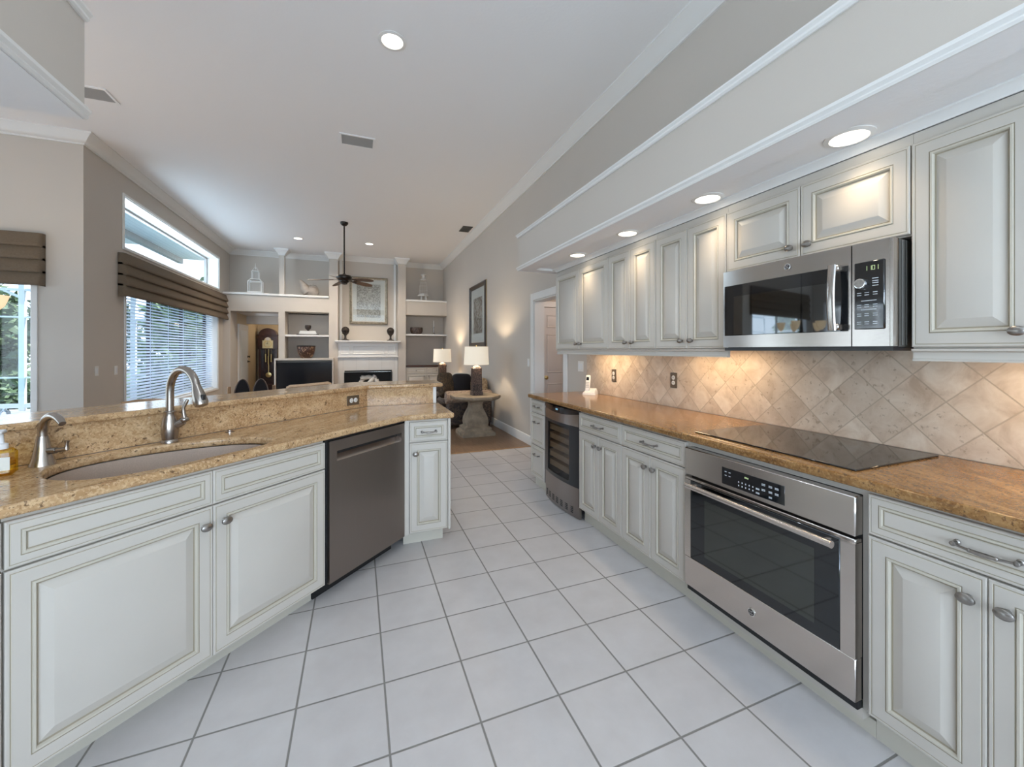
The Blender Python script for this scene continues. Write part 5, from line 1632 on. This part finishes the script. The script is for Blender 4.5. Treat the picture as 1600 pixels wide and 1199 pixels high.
# sofa along the right wall and its pillows
r = thing('sofa', 'dark patterned sofa along the right wall behind the stone table', 'sofa', (1.83, 8.17, 0))
MB().box(-0.42, -1.02, 0.06, 0.42, 1.02, 0.34, 0, 0.03).build('base', 'damask_dark', r)
MB().box(0.28, -0.78, 0.341, 0.44, 1.02, 0.84, 0, 0.06).build('backrest', 'damask_dark', r)
for yy in (-0.5, 0.5): MB().box(-0.42, yy - 0.30, 0.341, 0.275, yy + 0.30 if yy < 0 else yy + 0.30, 0.48, 0, 0.05).build('seat_cushion', 'damask_dark', r)
for sy in (-1, 1):
    mb = MB()
    mb.box(-0.40, sy * 1.02 - 0.0, 0.06, 0.40, sy * 1.02 + sy * 0.17, 0.52, 0, 0.03)
    ar = mb.build('arm', 'damask_dark', r)
    mb = MB(); mb.X = Matrix.Translation((0, sy * 1.115, 0.545)) @ Matrix.Rotation(PI / 2, 4, 'Y')
    mb.lathe([(0.03, -0.425), (0.105, -0.42), (0.115, -0.40), (0.115, 0.38), (0.105, 0.40), (0.03, 0.405)], n=18)
    mb.build('arm_roll', 'damask_scroll', ar)
for sx in (-0.36, 0.36):
    for sy in (-1.08, 1.08): MB().lathe([(0.025, 0.0), (0.035, 0.03), (0.03, 0.06)], (sx, sy, 0), 10).build('foot', 'dark_wood', r)
def pillow(label, loc, rot, w, h, t, mat, trim=None):
    mb = MB(); rings = []
    nseg = 24
    def sup(a, rx, rz_):
        c_, s_ = math.cos(a), math.sin(a); e_ = 0.45
        return (rx * math.copysign(abs(c_) ** e_, c_), rz_ * math.copysign(abs(s_) ** e_, s_))
    for k, d_ in ((0.02, -1.0), (0.45, -0.92), (0.78, -0.62), (0.96, -0.18), (1.0, 0.0), (0.96, 0.18), (0.78, 0.62), (0.45, 0.92), (0.02, 1.0)):
        rings.append([(sup(2 * PI * i / nseg, w / 2 * k, h / 2 * k)[0], d_ * t / 2, h / 2 + sup(2 * PI * i / nseg, w / 2 * k, h / 2 * k)[1]) for i in range(nseg)])
    mb.loft(rings, True, True, True)
    r = thing('throw_pillow', label, 'pillow', loc)
    r.rotation_euler = rot
    o = mb.build('cushion', mat, r, ang=60)
    if trim:
        p_ = [(sup(2 * PI * i / 40, w / 2, h / 2)[0], 0, h / 2 + sup(2 * PI * i / 40, w / 2, h / 2)[1]) for i in range(41)]
        MB().tube(p_, 0.014, 8).build('cord_edge', trim, r)
pillow('dark brown square pillow leaning at the left end of the sofa', (1.53, 7.52, 0.49), (R(-8), 0, R(35)), 0.42, 0.47, 0.16, 'pillow_brown')
pillow('black pillow with a cream corded edge, middle of the sofa pillows', (1.86, 7.78, 0.495), (R(-14), 0, R(-18)), 0.40, 0.43, 0.17, 'leather_dark', 'mat_board')
pillow('floral tan pillow at the wall end of the sofa, right of the near lamp', (2.08, 7.285, 0.50), (R(-5), 0, R(-12)), 0.32, 0.36, 0.14, 'pillow_floral')

# dark lounge chair, beige sofa by the television
r = thing('lounge_chair', 'dark leather chair with wooden sides, in front of the clock passage', 'chair', (-1.70, 8.15, 0), R(8))
MB().box(-0.28, -0.30, 0.22, 0.28, 0.26, 0.44, 0, 0.05).build('seat', 'leather_dark', r)
for xx in (-0.135, 0.135):
    mb = MB()
    mb.loft([[(xx + 0.128 * math.cos(a) * k, 0.24 + dy + 0.10 * zz, 0.44 + 0.42 * zz_) for a, zz, zz_ in [(PI * i / 10, math.sin(PI * i / 10), math.sin(PI * i / 10)) for i in range(11)]] for k, dy in ((0.9, -0.05), (1.0, -0.03), (1.0, 0.05), (0.9, 0.07))], True, True, True)
    bk = mb.build('back_cushion', 'leather_dark', r, ang=50)
    MB().tube([(xx + 0.13 * math.cos(PI * i / 12), 0.20 + 0.10 * math.sin(PI * i / 12), 0.44 + 0.422 * math.sin(PI * i / 12)) for i in range(13)], 0.009, 6).build('piping', 'piping_brown', bk)
for sx in (-1, 1):
    mb = MB(); mb.box(sx * 0.30, -0.30, 0.56, sx * 0.36, 0.34, 0.60, 0, 0.01); mb.box(sx * 0.305, -0.28, 0, sx * 0.355, -0.22, 0.56, 0, 0.008); mb.box(sx * 0.305, 0.28, 0, sx * 0.355, 0.34, 0.74, 0, 0.008)
    mb.build('side_frame', 'mid_wood', r)
r = thing('armchair', 'low beige armchair in front of the television cabinet', 'armchair', (-0.90, 9.35, 0))
MB().box(-0.32, -0.34, 0.0, 0.32, 0.40, 0.40, 0, 0.04).build('base', 'sofa_beige', r)
mb = MB(); mb.loft([[(x_, -0.30, 0.40), (x_, -0.34, 0.73 + dz), (x_, -0.26, 0.77 + dz), (x_, -0.16, 0.71 + dz), (x_, -0.12, 0.40)] for x_, dz in ((-0.40, -0.11), (-0.34, -0.08), (0.0, -0.06), (0.34, -0.03), (0.40, -0.06))], True, True, True)
mb.build('backrest', 'sofa_beige', r, ang=50)
for sx in (-1, 1): MB().box(sx * 0.321, -0.12, 0.06, sx * 0.43, 0.40, 0.56, 0, 0.05).build('arm', 'sofa_beige', r)

# wooden dining chair beyond the bar
r = thing('dining_chair', 'wooden dining chair whose top rail shows above the bar, left', 'chair', (-1.60, 3.75, -0.0), R(-28))
MB().box(-0.22, -0.22, 0.43, 0.22, 0.22, 0.47, 0, 0.012).build('seat', 'mid_wood', r)
for sx in (-1, 1):
    MB().tube([(sx * 0.19, -0.19, 0.43), (sx * 0.19, -0.19, 0.0)], [0.02, 0.016], 8).build('leg', 'mid_wood', r)
    MB().tube([(sx * 0.20, 0.19, 0.0), (sx * 0.20, 0.19, 0.45), (sx * 0.195, 0.25, 0.93)], [0.017, 0.02, 0.016], 8).build('leg', 'mid_wood', r)
mb = MB(); mb.loft([[(x_, 0.235 + dy, 0.90), (x_, 0.255 + dy, 0.99 + dz), (x_, 0.275 + dy, 0.99 + dz), (x_, 0.262 + dy, 0.92)] for x_, dy, dz in ((-0.235, -0.02, -0.02), (-0.12, 0.012, 0.0), (0, 0.022, 0.005), (0.12, 0.012, 0.0), (0.235, -0.02, -0.02))], True, True, True)
mb.build('top_rail', 'mid_wood', r, ang=50)
mb = MB()
for xx in (-0.10, 0.0, 0.10): mb.tube([(xx, 0.205, 0.465), (xx, 0.262, 0.93)], 0.011, 6)
mb.build('spindles', 'mid_wood', r)

# ================================================================== OUTSIDE
struct(box('ground_lawn', 'lawn', -40, -20, -0.40, 20, 45, -0.25))
mb = MB()
mb.box(-12.2, -6, -0.25, -7.05, 9.0, -0.03); mb.box(-7.05, NY + 0.22, -0.25, LX - LW, 9.0, -0.03)
mb.box(-12.2, 12.4, -0.25, LX - LW, 13.4, -0.03); mb.box(-4.9, 9.0, -0.25, LX - LW, 12.4, -0.03); mb.box(-12.2, 9.0, -0.25, -10.6, 12.4, -0.03)
struct(mb.build('ground_patio', 'concrete', smooth=False))
struct(box('water_surface', 'water_pool', -10.6, 9.0, -0.12, -4.9, 12.4, -0.09))
r = thing('pool_ladder', 'bent steel hand rail beside the pool, seen at the left edge', 'hand rail', (-4.85, 8.35, -0.03))
MB().tube([(-0.02, 0, 0.0), (-0.02, 0, 0.42)] + [(-0.02 + 0.0, 0.10 - 0.10 * math.cos(PI * i / 8), 0.42 + 0.10 * math.sin(PI * i / 8)) for i in range(1, 9)] + [(-0.02, 0.20, 0.0)], 0.022, 8).build('rail', 'chrome', r)
r = thing('pool_cage', 'white aluminium screen cage round the pool', 'pool cage', (0, 0, -0.03))
for xx in (-12.1, -9.9, -8.55, -7.2, -5.2, -3.4): MB().box(xx - 0.05, 13.0, 0.0, xx + 0.05, 13.08, 3.0).build('post', 'cage_white', r)
for zz, t in ((0.12, 0.10), (0.77, 0.035), (2.17, 0.035), (2.80, 0.06)): MB().box(-12.1, 13.01, zz - t / 2, -3.3, 13.07, zz + t / 2).build('rail', 'cage_white', r)
for yy in (-4.0, -1.6, 0.8, 3.2, 5.6, 8.0, 10.5): MB().box(-12.15, yy - 0.05, 0.0, -12.05, yy + 0.05, 3.0).build('post', 'cage_white', r)
for zz, t in ((0.12, 0.10), (0.95, 0.05), (2.17, 0.05), (2.80, 0.08)): MB().box(-12.14, -4.0, zz - t / 2, -12.06, 13.0, zz + t / 2).build('rail', 'cage_white', r)
MB().tube([(-7.2, 13.04, 2.6), (-8.6, 13.04, 3.4)], 0.03, 6).build('brace', 'cage_white', r)
# eave over the clerestory
mb = MB(); mb.box(-4.25, 6.45, 3.76, LX - LW - 0.001, 13.2, 3.80); struct(mb.build('roof_eave', 'eave_boards', smooth=False))
struct(box('roof_fascia', 'vent_grey', -4.36, 6.40, 3.64, -4.25, 13.2, 3.84))

def foliage_mesh(seed, mat, w, h, d, n, leaf):
    rr = random.Random(seed); mb = MB()
    lobes = [(rr.uniform(-.32, .32) * w, rr.uniform(-.32, .32) * d, rr.uniform(.30, .80) * h, rr.uniform(.20, .34)) for _ in range(9)]
    for i in range(n):
        lx, ly, lz, lr = rr.choice(lobes)
        th = rr.uniform(0, 2 * PI); cz = rr.uniform(-1, 1); sz = math.sqrt(1 - cz * cz); q = rr.uniform(0.55, 1.0)
        px, py, pz = lx + lr * w * sz * math.cos(th) * q, ly + lr * d * sz * math.sin(th) * q, max(0.05, lz + lr * h * cz * q)
        a, b_, c_ = rr.uniform(0, 2 * PI), rr.uniform(-0.9, 0.9), rr.uniform(0.6, 1.5) * leaf
        u_ = Vector((math.cos(a) * math.cos(b_), math.sin(a) * math.cos(b_), math.sin(b_)))
        v_ = u_.cross(Vector((rr.uniform(-1, 1), rr.uniform(-1, 1), rr.uniform(-1, 1)))).normalized()
        P0 = Vector((px, py, pz))
        mb.add([P0 - u_ * c_, P0 + v_ * c_ * 0.34, P0 + u_ * c_, P0 - v_ * c_ * 0.34], [(0, 1, 2, 3)])
    return mb
def tree(label, x, y, w, h, seed, mat, n=1500, leaf=0.20, name='garden_tree'):
    r = thing(name, label, 'tree', (x, y, -0.26), rr_.uniform(0, 6), 'trees beyond the pool cage')
    foliage_mesh(seed, mat, w, h, w, n, leaf).build('crown', mat, r, smooth=False)
    t = MB(); t.tube([(0, 0, 0), (0.05, 0.02, h * 0.35), (-0.04, 0.05, h * 0.62)], [0.13, 0.10, 0.05], 7)
    for k in range(4):
        a = k * 1.7; t.tube([(0.02, 0.02, h * (0.30 + 0.06 * k)), (0.22 * w * math.cos(a), 0.22 * w * math.sin(a), h * (0.55 + 0.07 * k))], [0.05, 0.02], 5)
    t.build('trunk', 'bark', r)
GL = 'one of the leafy trees and shrubs seen through the windows, beyond the pool cage'
LF = ['leaf_dark', 'leaf_mid', 'leaf_pale']
spots = [(x_, 17.2, 2.1, h_) for x_, h_ in ((-11.4, 3.6), (-8.4, 3.3), (-5.4, 3.5), (-2.4, 3.1))] + [(x_, 20.6, 2.3, h_) for x_, h_ in ((-12.8, 4.4), (-9.6, 4.0), (-6.4, 4.2), (-3.2, 3.8))]
spots += [(x_, 24.4, 2.7, h_) for x_, h_ in ((-14.4, 5.0), (-10.7, 4.8), (-7.0, 4.7), (-3.3, 4.4))]
spots += [(-14.2, y_, 2.15, h_) for y_, h_ in ((-2.8, 3.6), (0.25, 4.0), (3.3, 3.5), (6.35, 3.9), (9.4, 3.6), (12.45, 3.9))]
spots += [(x_, 14.75, 1.05, h_) for x_, h_ in ((-11.6, 1.3), (-10.0, 1.6), (-8.4, 1.2), (-6.8, 1.5), (-5.2, 1.4), (-3.6, 1.3))]
for i, (x_, y_, w_, h_) in enumerate(spots):
    tree(GL, x_, y_, w_, h_, 20 + i, LF[i % 3] if h_ > 2 else LF[1 + i % 2], 1900 if h_ > 2 else 800, 0.20 if h_ > 2 else 0.13)
